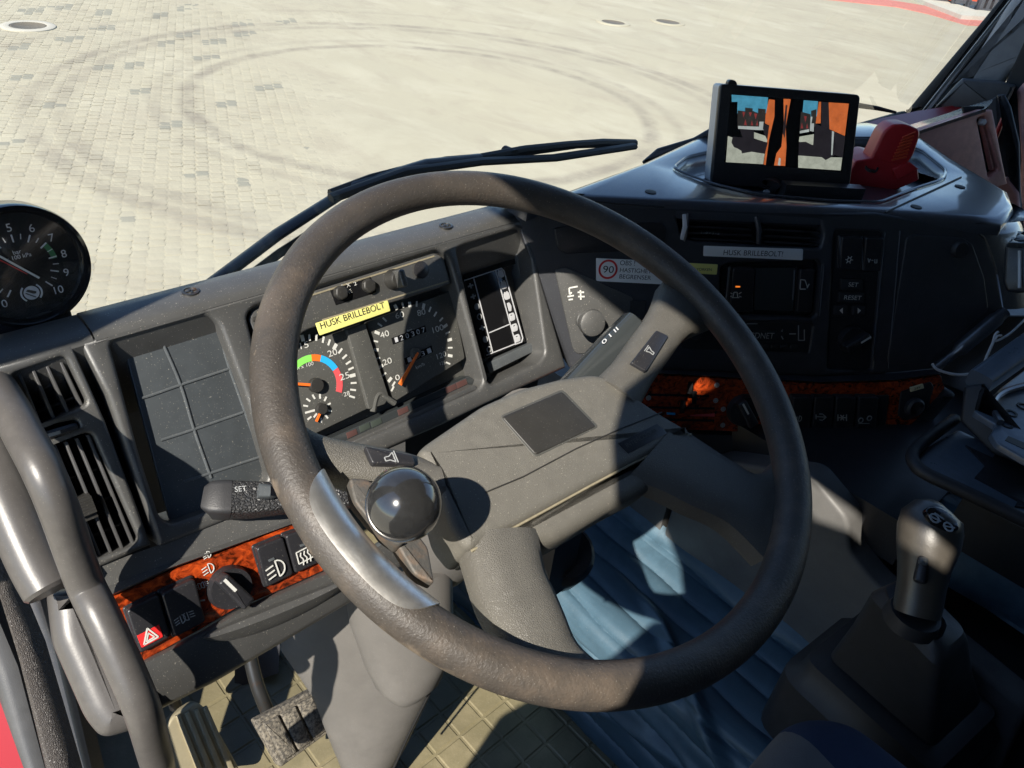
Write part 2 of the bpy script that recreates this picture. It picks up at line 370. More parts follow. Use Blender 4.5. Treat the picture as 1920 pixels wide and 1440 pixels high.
# ================================================================== the yard
def yard_material(name, pav):
    m = bpy.data.materials.new(name); m.use_nodes = True; n = m.node_tree; b = n.nodes['Principled BSDF']; lk = n.links.new
    b.inputs['Roughness'].default_value = .85; b.inputs['Specular IOR Level'].default_value = .3
    geo = n.nodes.new('ShaderNodeNewGeometry')
    def noise(s, d=5, rg=.6, vec=None, dist=0.):
        t = n.nodes.new('ShaderNodeTexNoise'); t.inputs['Scale'].default_value = s; t.inputs['Detail'].default_value = d; t.inputs['Roughness'].default_value = rg; t.inputs['Distortion'].default_value = dist
        lk(vec or geo.outputs['Position'], t.inputs['Vector']); return t.outputs['Fac']
    def rng(f, a, bb, c=0., d=1.):
        t = n.nodes.new('ShaderNodeMapRange'); t.inputs[1].default_value = a; t.inputs[2].default_value = bb; t.inputs[3].default_value = c; t.inputs[4].default_value = d; lk(f, t.inputs[0]); return t.outputs[0]
    def mth(op, a, bb):
        t = n.nodes.new('ShaderNodeMath'); t.operation = op
        for i, x in enumerate((a, bb)):
            if isinstance(x, (int, float)): t.inputs[i].default_value = x
            else: lk(x, t.inputs[i])
        return t.outputs[0]
    def mix(f, a, bb):
        t = n.nodes.new('ShaderNodeMix'); t.data_type = 'RGBA'
        lk(f, t.inputs[0])
        for i, x in ((6, a), (7, bb)):
            if isinstance(x, tuple): t.inputs[i].default_value = (*x, 1)
            else: lk(x, t.inputs[i])
        return t.outputs[2]
    mp = n.nodes.new('ShaderNodeMapping'); mp.inputs['Rotation'].default_value = (0, 0, R(30)); mp.inputs['Scale'].default_value = (1, .5, 1); lk(geo.outputs['Position'], mp.inputs[0])
    c = mix(rng(noise(.55, 6, .6, mp.outputs[0]), .35, .68), (.445, .402, .292), (.410, .372, .275))
    c = mix(rng(noise(1.6, 7, .7, mp.outputs[0], .6), .48, .66, 0, .75), c, (.38, .335, .25))
    c = mix(rng(noise(.9, 6, .65, mp.outputs[0], .4), .5, .66, 0, .9), c, (.480, .440, .328))
    if pav:
        oi = n.nodes.new('ShaderNodeObjectInfo'); at_ = n.nodes.new('ShaderNodeAttribute'); at_.attribute_name = 'tone'
        c = mix(rng(at_.outputs['Fac'], 0, 1, 0, .5), c, (.365, .33, .25))
        c = mix(rng(at_.outputs['Fac'], 1.5, 2, 0, .5), c, (.17, .18, .16))
        c = mix(rng(oi.outputs['Random'], .2, 1, 0, .3), c, (.40, .362, .28))
    # tyre marks: one lorry turning round the same point of the yard
    sub = n.nodes.new('ShaderNodeVectorMath'); sub.operation = 'DISTANCE'; sub.inputs[1].default_value = (6.1, 7.68, 0); lk(geo.outputs['Position'], sub.inputs[0])
    d = sub.outputs['Value']; tot = None
    wob = mth('MULTIPLY', mth('SUBTRACT', noise(1.2, 2), .5), .12)
    for r, hw, st in ((2.78, .09, .75), (3.12, .07, .4), (4.02, .10, .5), (4.30, .10, .65), (5.3, .08, .25)):
        q = mth('ABSOLUTE', mth('SUBTRACT', mth('ADD', d, wob), r), 0); k = rng(q, hw * .5, hw * 1.5, st, 0)
        k = mth('MULTIPLY', k, rng(noise(1.7, 5, .7), .38, .62, .15, 1))
        tot = k if tot is None else mth('MAXIMUM', tot, k)
    c = mix(mth('MULTIPLY', tot, .85), c, (.215, .185, .15))
    lk(c, b.inputs['Base Color'])
    bn = n.nodes.new('ShaderNodeBump'); bn.inputs['Strength'].default_value = .5; bn.inputs['Distance'].default_value = .006
    lk(noise(38, 6, .7), bn.inputs['Height']); lk(bn.outputs[0], b.inputs['Normal'])
    return m
yard_m = yard_material('sandy_yard', False); pav_m = yard_material('concrete_pavers', True)
def quad(name, x0, y0, x1, y1, z, m): return MB().add([(x0, y0, z), (x1, y0, z), (x1, y1, z), (x0, y1, z)], [(0, 1, 2, 3)]).obj(name, m)
ground = struct(quad('ground', -150, -150, 250, 250, -.02, yard_m))
G = Zp(-H)
# sand lying in and over the joints, deeper to the right where it buries the pavers
def sand_z(x, y):
    c = (Vector((x, y, 0)) - OFF); z = c.dot(CF) + 0
    q = Vector((x, y, -H)); zz = q.dot(CF); px = 960 + FPX * q.dot(CR) / max(.5, zz)
    t = min(1, max(0, (px - 330 + 90 * math.sin(x * 1.3) + 60 * math.sin(y * 1.9 + 1)) / 520))
    return -.0027 + .0060 * t * t * (3 - 2 * t) + .0012 * math.sin(x * 5.1 + y * 2.2) * math.sin(y * 4.3 - x)
nx, ny = 150, 150; X0, X1, Y0, Y1 = -3., 34., 1.5, 38.
vs = []; fs = []
for j in range(ny + 1):
    for i in range(nx + 1):
        x = X0 + (X1 - X0) * (i / nx) ** 1.5; y = Y0 + (Y1 - Y0) * (j / ny) ** 1.4; vs.append((x, y, sand_z(x, y)))
for j in range(ny):
    for i in range(nx): a = j * (nx + 1) + i; fs.append((a, a + 1, a + nx + 2, a + nx + 1))
sand = MB().add(vs, fs).obj('sand', yard_m); sand['kind'] = 'stuff'
tag(sand, 'pale sand swept over the joints and paving of the yard', 'sand')
# interlocking pavers: zigzag stones, two half cells each
PA = R(24.2); pc, ps = math.cos(PA), math.sin(PA); CE = .1125
def pav_w(u, v): return (u * pc + v * ps, -u * ps + v * pc)   # v runs 24 deg right of +Y
def pav_outline(k):
    h = CE / 2 - .0015; w_ = CE / 2 - .0015; z = .009 * k                 # zigzag flanks that lock into the next column
    return [(-w_, -h), (w_, -h), (w_ + z, -h * .4), (w_ - z, h * .4), (w_, h), (-w_, h), (-w_ - z, h * .4), (-w_ + z, -h * .4)]
PO = pav_outline(1)
def pav_mesh():
    top = [Vector((x, y)) for x, y in PO]; ins = [Vector(q) for q in inset([tuple(t) for t in top], .0015)]; ins2 = [Vector(q) for q in inset([tuple(t) for t in top], .0165)]
    return ins, ins2
pin, pin2 = pav_mesh()
cand = []
for a in range(-120, 280):
    for bq in range(10, 230):
        u, v = a * CE, bq * CE + (a % 2) * CE / 2
        x, y = pav_w(u, v); q = Vector((x, y, -H)); z = q.dot(CF)
        if z < 2: continue
        px = 960 + FPX * q.dot(CR) / z; py = 720 - FPX * q.dot(CU) / z
        if -40 < px < 1250 and -30 < py < 640 and px < 980 + (250 - py) * .6 and z < 15:
            vis = py < 600 - .29 * px + 30 and z < 12
            cand.append((z if vis else z + 100, x, y, z, px, py))
cand.sort()
dark_spots = [(200, 125), (20, 265), (40, 88), (375, 325), (310, 80), (390, 108), (320, 233), (430, 193), (265, 172), (355, 63), (95, 195), (60, 20), (115, 14), (195, 23), (195, 53), (355, 13), (300, 28), (130, 72), (45, 145), (250, 122), (460, 43), (465, 62), (530, 42), (400, 78), (505, 162), (455, 340), (590, 275), (230, 415)]
def tone(px, py):
    for x, y in dark_spots:
        if abs(px - x) < 21 and abs(py - y + (px - x) * .12) < 5: return 2.
    return random.random() ** 1.5
pav_me = {}
def paver_data(tn):
    k = 2 if tn > 1.5 else int(tn * 3) / 3.
    if k not in pav_me:
        mb = MB(); rr = []
        def rot(p, z): x, y = pav_w(p.x, p.y); return Vector((x, y, z))
        mb.loft([[rot(p, -.022) for p in pin], [rot(p, -.0019) for p in pin], [rot(p, 0.) for p in pin2]], False, True)
        o = mb.obj('paver', pav_m); me = o.data; at_ = me.attributes.new('tone', 'FLOAT', 'POINT'); at_.data.foreach_set('value', [k] * len(me.vertices))
        off = o.location.copy()
        for v_ in me.vertices: v_.co += off
        bpy.data.objects.remove(o); pav_me[k] = me
    return pav_me[k]
for i, (zz, x, y, z, px, py) in enumerate(cand[:300]):
    o = bpy.data.objects.new('paver', paver_data(tone(px, py))); COL.objects.link(o); o.parent = ground
    o.location = Vector((x, y, random.uniform(-.0015, .002))) - ground.location; o.rotation_euler = (random.gauss(0, .011), random.gauss(0, .011), 0)
vs = []; fs = []; tn = []
for zz, x, y, z, px, py in cand[300:]:
    b = len(vs); k = tone(px, py); dz = random.uniform(-.0015, .002); tx, ty = random.gauss(0, .012), random.gauss(0, .012)
    for ring, h in ((pin, -.0019), (pin2, 0.)):
        for p in ring: X, Y = pav_w(p.x, p.y); vs.append((x + X, y + Y, h + dz + X * tx + Y * ty)); tn.append(k)
    for j in range(8): kx = (j + 1) % 8; fs.append((b + j, b + kx, b + 8 + kx, b + 8 + j))
    fs.append(tuple(b + 8 + j for j in range(8)))
me = bpy.data.meshes.new('paver_field'); me.from_pydata(vs, [], fs); me.materials.append(pav_m)
me.attributes.new('tone', 'FLOAT', 'POINT').data.foreach_set('value', tn)
pf = bpy.data.objects.new('paver_field', me); COL.objects.link(pf); pf.parent = ground; pf.location = -ground.location; pf['kind'] = 'stuff'
# manholes
def manhole(px, py, ro, label, cm='concrete_ring'):
    p = G.P(px, py); t = thing('manhole', p, label, 'manhole', 'manholes in the yard')
    MB().lathe(p, (0, 0, 1), [(ro * .68, -.01), (ro * .68, .016), (ro * .72, .02), (ro * .96, .018), (ro, .012), (ro, -.01)], 40).obj('concrete_collar', yard_m if cm == 'sand' else M[cm], t)
    MB().lathe(p, (0, 0, 1), [(ro * .66, -.01), (ro * .66, .013), (ro * .60, .015), (ro * .58, .010), (0, .011)], 32).obj('iron_cover', M['iron'], t)
manhole(53, 50, .335, 'round iron manhole cover in pale concrete collar at far left of the yard')
manhole(1150, 43, .34, 'small sand-covered manhole in the yard above the wheel, nearer the middle', 'sand')
manhole(1252, 42, .36, 'sunken dark manhole in the yard to the right, beside the smaller one', 'sand')
# red paved strip, kerb and steel racks beyond
def gslab(name, pts, z0, z1, m):
    P = [G.P(x, y) for x, y in pts]; b = [Vector((p.x, p.y, z0)) for p in P]; t = [Vector((p.x, p.y, z1)) for p in P]
    return MB().loft([b, t]).obj(name, m)
struct(gslab('pavement', [(1470, -14), (1600, -6), (1680, 3), (1735, 12), (1800, 37), (1850, 40), (1960, 30), (1960, 42), (1850, 50), (1812, 48), (1740, 27), (1680, 14), (1560, 1), (1440, -8)], -.01, .02, M['kerbred']))
struct(gslab('kerb', [(1690, -8), (1735, 12.5), (1800, 37.5), (1850, 40.5), (1960, 30.5), (1960, 12), (1850, 27), (1826, 27), (1780, 12), (1740, -6)], -.01, .12, M['kerb']))
def rack(px0, px1, py, label, red):
    a = G.P(px0, py); d = Vector((CR.x, CR.y, 0)).normalized(); ln = (px1 - px0) / FPX * (a - OFF).dot(CF); b = a + d * ln; nn = Vector((-d.y, d.x, 0)); nn = nn if nn.dot(a - OFF) > 0 else -nn
    t = thing('steel_skip' if red else 'steel_rack', a, label, 'skip' if red else 'rack', None)
    ax = (d, nn, Vector((0, 0, 1))); c = (a + b) / 2
    if red:
        MB().box(c + Vector((0, 0, .15 + 1.0)) + nn * .45, ln / 2 - .02, .4, .98, ax).obj('body', M['cont_red'], t)
        mb = MB()
        for k in (-1, 1): mb.box(c + d * k * (ln / 2) + Vector((0, 0, 1.1)), .04, .05, 1.1, ax)
        mb.box(c + Vector((0, 0, .2)), ln / 2, .05, .05, ax).obj('frame', M['cont_dark'], t)
        MB().lathe(c + Vector((0, 0, .62)) + nn * .03, nn, [(.16, -.02), (.16, .02), (.12, .03)], 16).obj('hub', M['cont_dark'], t)
    else:
        mb = MB()
        for k in np.linspace(-.5, .5, 5): mb.box(c + d * (ln * k) + Vector((0, 0, 1.1)), .05, .08, 1.1, ax)
        for k in range(5): mb.box(c + Vector((0, 0, .12 + k * .42)), ln / 2, .12, .04, ax)
        mb.obj('frame', M['cont_dark'], t)
        for k in range(14): MB().box(c + d * random.uniform(-.5, .5) * ln + Vector((0, 0, random.uniform(.1, 1.9))) - nn * .14, .07, .03, .05, ax).obj('bracket', M['concrete_ring'], t)
rack(1735, 1776, 6, 'dark steel rack behind the far kerb, just left of the orange skips', False)
rack(1782, 1808, 15, 'orange-red skip with a dark wheel hub behind the far kerb', True)
rack(1811, 1829, 19, 'orange-red skip right next to the dark rack with pale brackets', True)
rack(1832, 1880, 26, 'dark rack holding pale brackets beyond the kerb, beside the windscreen pillar', False)

# ================================================================== the cab shell
def pp(x, y, z): return Vector((x, y, z + H))
XL = -.12
wallp = Pl((XL, 0, 0), (1, 0, 0), (0, 1, 0))          # u = +Y, v = +Z
shadow_opening = [(.43, .335), (.02, .335), (.034, .317), (.052, .287), (.058, .255), (.072, .20), (.062, .145), (.044, .106), (.030, .07), (-.012, .025), (-.032, -.015), (-.028, -.052), (.0, -.09), (.05, -.22), (.11, -.34), (.165, -.434), (.178, -.56), (.20, -.86), (.70, -.86), (.60, -.5), (.52, -.2), (.487, -.115), (.47, .05)]  # rear edge shaped to cast the shade of an unbuilt person in the doorway
slot = [(-.26, .280), (-.26, .244), (-.19, .241), (-.15, .228), (-.118, .240), (-.118, .284), (-.20, .284)]  # slit added so sun patches land on the tunnel panel and gear knob
wall = MB().plate(wallp, [(-1.1, -1.3), (1.05, -1.3), (1.05, 0.0), (.75, .95), (-1.1, .95)], [shadow_opening, slot], 0, .012, .0005, .012).obj('cab_wall', M['headliner']); struct(wall)  # unseen side wall, cut to shape the sun falling inside
struct(MB().box(pp(1.02, -1.12, -.2), 1.2, .03, 1.2).obj('cab_wall', M['headliner']))
struct(MB().box(pp(1.02, -.2, .97), 1.2, .95, .03).obj('cab_roof', M['headliner']))
rw = Pl((2.16, 0, 0), (-1, 0, 0), (0, -1, 0))
struct(MB().plate(rw, [(-.56, -1.3), (1.1, -1.3), (1.1, .95), (-.40, .95), (-.56, -.1)], [rnd([(-.44, -.50), (.90, -.50), (.90, .85), (-.34, .85)], .08)], 0, .06, .004, .06).obj('cab_wall', M['headliner']))
struct(MB().box(pp(1.02, -.15, -1.16), 1.2, 1.05, .03).obj('cab_floor', M['boot']))
struct(MB().box(pp(1.02, .97, -1.0), 1.2, .03, .36).obj('cab_wall', M['boot']))
# windscreen
GT = R(14); gN = Vector((0, math.cos(GT), math.sin(GT))); GL = Pl((1.0, .735, -.42), -gN, (1, 0, 0))
t = thing('windscreen', GL.p, 'large flat windscreen of the lorry, clean glass above the dashboard', 'windscreen')
MB().add([GL.W(u, v) for u, v in ((-1.1, -.05), (1.7, -.05), (1.7, 1.35), (-1.1, 1.35))], [(0, 1, 2, 3)]).obj('pane', M['glass'], t)
MB().tube([GL.W(-1.12, -.06), GL.W(1.14, -.06)], .02, 8).obj('seal', M['rubber'], t)
struct(MB().box(GL.W(0, 1.38), 1.2, .05, .1).obj('cab_wall', M['headliner']))

# ================================================================== dashboard
dash = thing('dashboard', pp(.62, .55, -.55), 'long dark grey plastic dashboard wrapping round the steering wheel to a deep centre console', 'dashboard')
vtop = L.to2(Vector((0.3, pL.y + (-.352 - pL.z) * math.tan(T28), -.352 + H)))[1]
def pxl(pts, off=0.): return px2(L, pts, off)
bot = pxl([(302, 1026), (425, 977), (737, 838), (833, 796), (920, 754), (1062, 690)])
lft = pxl([(152, 648), (200, 740), (297, 1022)]); rgt = pxl([(1062, 684), (1012, 510), (985, 425)])
Lout = [(lft[0][0], vtop)] + lft[1:] + bot + rgt + [(rgt[-1][0] + .004, vtop)]
h_sto = rnd(pxl([(206, 641), (388, 590), (411, 606), (462, 742), (506, 893), (488, 925), (322, 984), (300, 970), (262, 850)]), .006)
h_clu = rnd(pxl([(463, 592), (478, 574), (822, 468), (842, 482), (908, 714), (898, 731), (600, 862), (560, 872), (530, 850), (490, 700)]), .007)
h_dis = rnd(pxl([(857, 468), (868, 460), (974, 427), (993, 446), (1024, 662), (1012, 680), (925, 722), (914, 714)]), .006)
MB().plate(L, Lout, [h_sto, h_clu, h_dis], 0, .035, .0045, .05).obj('instrument_panel', M['dash'], dash)
# brow over the instruments and its flat top
def brow(xa, xb, name, dz=0., m=None):
    prof = [(.5795, -.3540), (.5820, -.3508), (.586, -.3485), (.594, -.3465), (.606, -.3455), (.616, -.3465), (.621, -.350), (.623, -.358), (.618, -.44), (.59, -.44)]
    rings = []
    for k in range(13):
        x = xa + (xb - xa) * k / 12; rings.append([pp(x, y, z + dz - .0) for y, z in prof])
    return MB().loft(rings).obj(name, m or M['dash'], dash)
brow(.136, .585, 'brow'); brow(-.09, .1345, 'brow', -.001)
# rounded right shoulder of the brow
rings = []
for k in range(9):
    a = k / 8 * math.pi / 2; dx = .035 * math.sin(a); dz = -.022 * (1 - math.cos(a))
    rings.append([pp(.585 + dx, y, z + dz) for y, z in [(.5795, -.3540), (.5820, -.3508), (.586, -.3485), (.594, -.3465), (.606, -.3455), (.616, -.3465), (.621, -.350), (.623, -.358), (.618, -.44), (.59, -.44)]])
MB().loft(rings).obj('brow_shoulder', M['dash'], dash)
def screw(pl, px, py, off, r, m='darksteel'):
    c = pl.P(px, py, off); mb = MB(); mb.lathe(c, pl.N, [(r * 1.5, -.001), (r * 1.5, .0006), (r * 1.1, .001), (r * .95, -.0012), (0, -.0012)], 20)
    mb.box(c - pl.N * .0005, r * .8, r * .15, .0012, (pl.u, pl.v, pl.N)); mb.box(c - pl.N * .0005, r * .15, r * .8, .0012, (pl.u, pl.v, pl.N)); return mb.obj('screw', M[m], dash)
BT = Zp(-.3455)
screw(BT, 357, 546, 0, .005); screw(BT, 836, 423, 0, .005)
# storage tray with six cells
sto = thing('storage_tray', L.P(350, 800, -.025), 'shallow grey ribbed storage tray set into the dashboard left of the gauges', 'tray')
so_ = -.014
MB().slab(L, rnd(pxl([(232, 650), (392, 598), (408, 612), (508, 905), (330, 985), (318, 975)], so_ - .0016), .012), so_ - .0016, .004, .001).obj('base', M['celltray'], sto)
for pts in ([(300, 632), (338, 720), (364, 806), (396, 896)], [(264, 747), (284, 741), (338, 722), (428, 692)], [(302, 825), (312, 822), (364, 805), (456, 773)], [(345, 903), (398, 886), (490, 856)], [(232, 652), (300, 629), (396, 598), (430, 690), (495, 872)]):
    MB().tube(smooth_path([L.P(x, y, so_ - .0016) for x, y in pts], 6), .0014, 8, True, (1, 1)).obj('rib', M['tray'], sto)
# ------------------------------------------------------------------ instrument cluster
clu = thing('instrument_cluster', L.P(700, 680, -.03), 'instrument cluster with rev counter and speedometer behind the steering wheel', 'instruments')
def cl(name, pts, off, th, m, bev=.0008, r=0., par=None): return pslab(name, L, pts, off, th, m, par or clu, bev, r)
cl('backplate', [(440, 580), (850, 450), (930, 730), (580, 890), (490, 860)], -.034, .006, M['gauge'], 0)
cl('switch_strip', [(466, 600), (474, 582), (815, 474), (832, 482), (846, 533), (600, 610), (572, 620), (512, 668), (500, 672)], -.005, .024, M['dash'], .0018, .004)
mb = MB()
for a in (((482, 586), (814, 480)), ((604, 600), (840, 527))): bars(mb, L, [a], -.005, .0016, .0006)
mb.obj('moulding_line', M['crease'], clu)
# tachometer
fo = -.017
tac = cl('tachometer', [(470, 690), (510, 668), (649, 618), (692, 765), (560, 828), (510, 800)], fo, .006, M['gauge'], .0008, .003)
tcn = Vector(L.uv(590, 722, fo))
def rad(px, py, off=fo, c=None): return (Vector(L.uv(px, py, off)) - (c or tcn)).length
def ang(px, py, c, off=fo): d = Vector(L.uv(px, py, off)) - c; return math.atan2(d.y, d.x)
mb = MB()
def tick(mb, px, py, c, ln, wd, off=fo):
    q = Vector(L.uv(px, py, off)); d = (q - c).normalized(); strokes2(mb, L, [(q - d * ln / 2, q + d * ln / 2)], off, wd)
for x, y, bg_ in ((567, 634, 1), (580, 633, 0), (593, 633, 0), (606, 637, 0), (617, 642, 0), (628, 650, 1), (638, 658, 0), (646, 669, 0), (653, 680, 0), (658, 691, 0), (661, 704, 1), (663, 718, 0), (662, 731, 0), (660, 744, 0)):
    tick(mb, x, y, tcn, .0062, .0034 if bg_ else .0019)
for s_, a, b, h in (('15', (564, 655), (579, 651), 12), ('20', (616, 670), (633, 664), 12), ('25', (638, 714), (656, 708), 12), ('28', (645, 744), (656, 740), 8), ('1/min x 100', (540, 699), (588, 684), 7)): text(mb, s_, L, a, b, h, fo)
mb.obj('scale', M['white'], tac)
r1 = rad(608, 668); r0 = rad(604, 676)
def deg(x, y): return ang(x, y, tcn)
R1, R0 = rad(586, 664.5), rad(586, 677)
for nm, m, pa, pb in (('green_band', 'lgreen', (540, 690), (584, 668)), ('orange_band', 'orange', (584, 668), (601, 672)), ('blue_band', 'lblue', (601, 672), (624, 696)), ('red_band', 'lred', (624, 696), (633, 735))):
    m_ = MB(); arcband(m_, L, tcn, R0, R1, deg(*pa), deg(*pb) + .01, fo); m_.obj(nm, M[m], tac)
m_ = MB(); strokes2(m_, L, [(tcn, Vector(L.uv(548, 719, fo)))], fo + .004, .0026, .0012); m_.obj('needle', M['orange'], tac)
MB().lathe(L.W(*tcn, fo), L.N, [(.0072, 0), (.0072, .005), (.0064, .0062), (0, .0064)], 24).obj('needle_hub', M['pad'], tac)
# small gauge under the rev counter
c2 = Vector(L.uv(601, 766, fo)); mb = MB()
for x, y in ((573, 761), (578, 750), (588, 744), (600, 743), (610, 748), (616, 758), (618, 770), (612, 781), (602, 788), (591, 779), (580, 784)): tick(mb, x, y, c2, .0048, .0017)
strokes2(mb, L, [(Vector(L.uv(572, 774, fo)), Vector(L.uv(590, 769, fo)))], fo, .0020)
mb.obj('small_scale', M['white'], tac)
m_ = MB(); strokes2(m_, L, [(c2, Vector(L.uv(590, 790, fo)))], fo + .003, .0022, .001); m_.obj('small_needle', M['orange'], tac)
MB().lathe(L.W(*c2, fo), L.N, [(.0056, 0), (.0056, .004), (.005, .005), (0, .0052)], 20).obj('needle_hub', M['pad'], tac)
# speedometer
spd = cl('speedometer', [(686, 605), (846, 545), (866, 640), (872, 672), (742, 752), (736, 752)], fo - .001, .006, M['gauge'], .0008, .003)
fs_ = fo - .001; sc_ = Vector(L.uv(777, 654, fs_)); mb = MB()
for x, y, bg_ in ((742, 576, 1), (755, 572, 0), (768, 571, 1), (781, 570, 0), (794, 574, 1), (806, 580, 0), (816, 589, 0), (827, 599, 0), (835, 611, 1), (839, 624, 0), (843, 637, 1), (844, 652, 0), (844, 667, 1), (840, 681, 0), (721, 599, 0), (712, 609, 0), (707, 624, 1), (704, 640, 0), (705, 656, 1), (708, 672, 0), (714, 687, 1), (720, 702, 0), (731, 712, 1), (738, 720, 0), (736, 729, 0)):
    tick(mb, x, y, sc_, .0058, .0032 if bg_ else .0018, fs_)
for s_, a, b, h in (('0', (742, 714), (750, 711), 10), ('20', (719, 686), (735, 680), 11), ('40', (714, 635), (730, 629), 11), ('60', (742, 598), (758, 594), 11), ('80', (783, 593), (798, 589), 11), ('100', (812, 625), (832, 618), 11), ('120', (820, 674), (837, 667), 10), ('125', (825, 685), (835, 682), 6), ('km', (764, 622), (772, 619), 4), ('km/h', (780, 692), (796, 685), 6)): text(mb, s_, L, a, b, h, fs_)
mb.obj('scale', M['white'], spd)
for a, b, digits in (((739, 644), (800, 622), '120307'), ((763, 682), (812, 660), '1531')):
    ax, ay = a; bx, by = b; hgt = 13
    pslab('counter_window', L, [(ax - 2, ay + 2), (ax - 5, ay - hgt + 3), (bx - 3, by - hgt + 1), (bx, by)], fs_ + .0004, .0008, M['gloss'], spd, 0)
    m_ = MB(); n_ = len(digits)
    for i, ch in enumerate(digits):
        t0, t1 = (i + .2) / n_, (i + .75) / n_; text(m_, ch, L, (ax + (bx - ax) * t0, ay + (by - ay) * t0 - 1), (ax + (bx - ax) * t1, ay + (by - ay) * t1 - 1), 9, fs_ + .0005)
    m_.obj('counter_digits', M['silver'], spd)
m_ = MB(); a, b = Vector(L.uv(779, 661, fs_)), Vector(L.uv(745, 721, fs_)); d = (b - a).normalized(); nn = Vector((-d.y, d.x))
m_.slab(L, [tuple(a - nn * .0012), tuple(b - nn * .0022), tuple(b + nn * .0022), tuple(a + nn * .0012)][::-1], fs_ + .006, .0014, .0005); m_.obj('needle', M['orange'], spd)
MB().lathe(L.W(*L.uv(777, 662, fs_), fs_), L.N, [(.006, 0), (.006, .004), (.005, .005), (0, .005)], 20).obj('needle_hub', M['gauge'], spd)
# divider and ridge between the dials, lamp strip below
cl('divider', [(650, 618), (685, 606), (730, 745), (722, 758), (692, 768)], -.012, .012, M['gauge'], .001, .002)
mb = MB(); P1 = [L.P(x, y, -.014) for x, y in ((699, 772), (705, 745), (713, 738), (722, 744), (740, 756))]; mb.tube(smooth_path(P1, 5), .0032, 8); mb.obj('ridge', M['gauge'], clu)
lamp = cl('warning_lamp_strip', [(588, 836), (742, 768), (880, 705), (890, 712), (893, 722), (742, 792), (612, 858)], -.017, .02, M['lcd'], .001)
for i, (x, y, c_) in enumerate(((660, 815, 'dimred'), (684, 803, 'dimgreen'), (706, 794, 'dimgreen'), (756, 772, 'dimred'), (846, 730, 'dimred'), (866, 721, 'dimred'))):
    pslab('lamp', L, [(x - 8, y + 8), (x - 11, y - 3), (x + 8, y - 11), (x + 11, y - 1)], -.0165, .001, M[c_], lamp, .0003)
cl('lower_bezel', [(596, 866), (742, 800), (897, 729), (890, 722), (742, 791), (600, 856)], -.004, .02, M['dash'], .001)
# switch-strip fittings
sw = L.shifted(-.005)
def button(name, pl, c, r, h, m, par, n=6, rot=.2, off=0.):
    cc = pl.P(*c, off); mb = MB(); a = circ2(pl.to2(cc), r, n, rot, rot + 2 * math.pi)
    mb.slab(pl, rnd(a, r * .3), off + h, h + .004, r * .25); return mb.obj(name, m, par)
def pip(px, py): return (px, py)
pslab('key_recess', sw, [(619, 544), (694, 517), (706, 548), (630, 572)], .0006, .003, M['gloss'], clu, 0)
button('trip_button', sw, (636, 549), .0075, .007, M['pad'], clu, 6); button('trip_button', sw, (689, 536), .0078, .006, M['pad'], clu, 6)
mb = MB()
for s_, a, b, h in (('1', (641, 539), (643, 538), 5), ('X', (650, 539), (657, 537), 7), ('E', (654, 551), (660, 548), 7), ('2', (664, 536), (669, 534), 7)): text(mb, s_, sw, a, b, h, .0008)
mb.obj('lettering', M['white'], clu)
c = sw.P(736, 524, 0); mb = MB(); mb.lathe(c, sw.N, [(.0105, 0), (.0105, .003), (.0085, .006), (.0085, .010), (.0070, .012), (0, .012)], 24); mb.obj('dimmer_knob', M['pad'], clu)
mb = MB().slab(sw, rnd([(sw.to2(c)[0] - .0036, sw.to2(c)[1] - .0090), (sw.to2(c)[0] + .0036, sw.to2(c)[1] - .0090), (sw.to2(c)[0] + .0036, sw.to2(c)[1] + .0090), (sw.to2(c)[0] - .0036, sw.to2(c)[1] + .0090)], .003), .022, .014, .0022); mb.obj('dimmer_grip', M['dash'], clu)
MB().lathe(sw.P(789, 506, 0), sw.N, [(.0092, -.002), (.0092, .0012), (.008, .0018), (0, .0014)], 26).obj('blank_plug', M['black'], clu)
MB().lathe(sw.P(479, 599, 0), sw.N, [(.0028, 0), (.0028, .006), (.002, .0075), (0, .0075)], 14).obj('peg', M['pad'], clu)
# yellow label tape
st = pslab('label_tape', L, [(592, 606), (727, 563), (732, 583), (600, 629)], .0012, .0012, M['yellow'], None, .0002, .0012)
tag(st, 'yellow label tape reading HUSK BRILLEBOLT stuck above the speedometer', 'label')
m_ = MB(); text(m_, 'HUSK BRILLEBOLT', L, (602, 617), (722, 577), 12, .0013, .0003); m_.obj('lettering', M['ink'], st)

# ------------------------------------------------------------------ info display
dsp = thing('info_display', L.P(940, 600, -.03), 'black display panel with white outlines and icons to the right of the speedometer', 'display')
pslab('bezel', L, [(846, 462), (985, 415), (1040, 668), (920, 735)], -.040, .005, M['dash'], dsp, 0)
pan = pslab('panel', L, [(864, 528), (944, 500), (986, 640), (910, 672)], -.028, .012, M['gloss'], dsp, .0006)
pslab('upper_panel', L, [(862, 482), (966, 446), (978, 492), (872, 524)], -.030, .010, M['gloss'], dsp, .001)
pslab('lower_ledge', L, [(912, 682), (1004, 640), (1012, 654), (918, 700)], -.024, .014, M['tray'], dsp, .001)
pslab('side_ledge', L, [(962, 448), (984, 440), (1014, 636), (1000, 642)], -.026, .014, M['tray'], dsp, .0012)
MB().tube([L.P(872, 480, -.028), L.P(955, 452, -.028)], .0028, 8).obj('clip', M['tray'], dsp)
po = -.0278; mb = MB()
bars(mb, L, [((888, 522), (924, 662)), ((929, 507), (967, 646)), ((917, 624), (955, 608)), ((912, 666), (965, 645))], po, .0012)
bars(mb, L, [((870, 526), (940, 503)), ((945, 508), (980, 634)), ((940, 503), (945, 508)), ((980, 634), (978, 641)), ((978, 641), (965, 646))], po, .0012)
mb.obj('outline', M['silver'], pan)
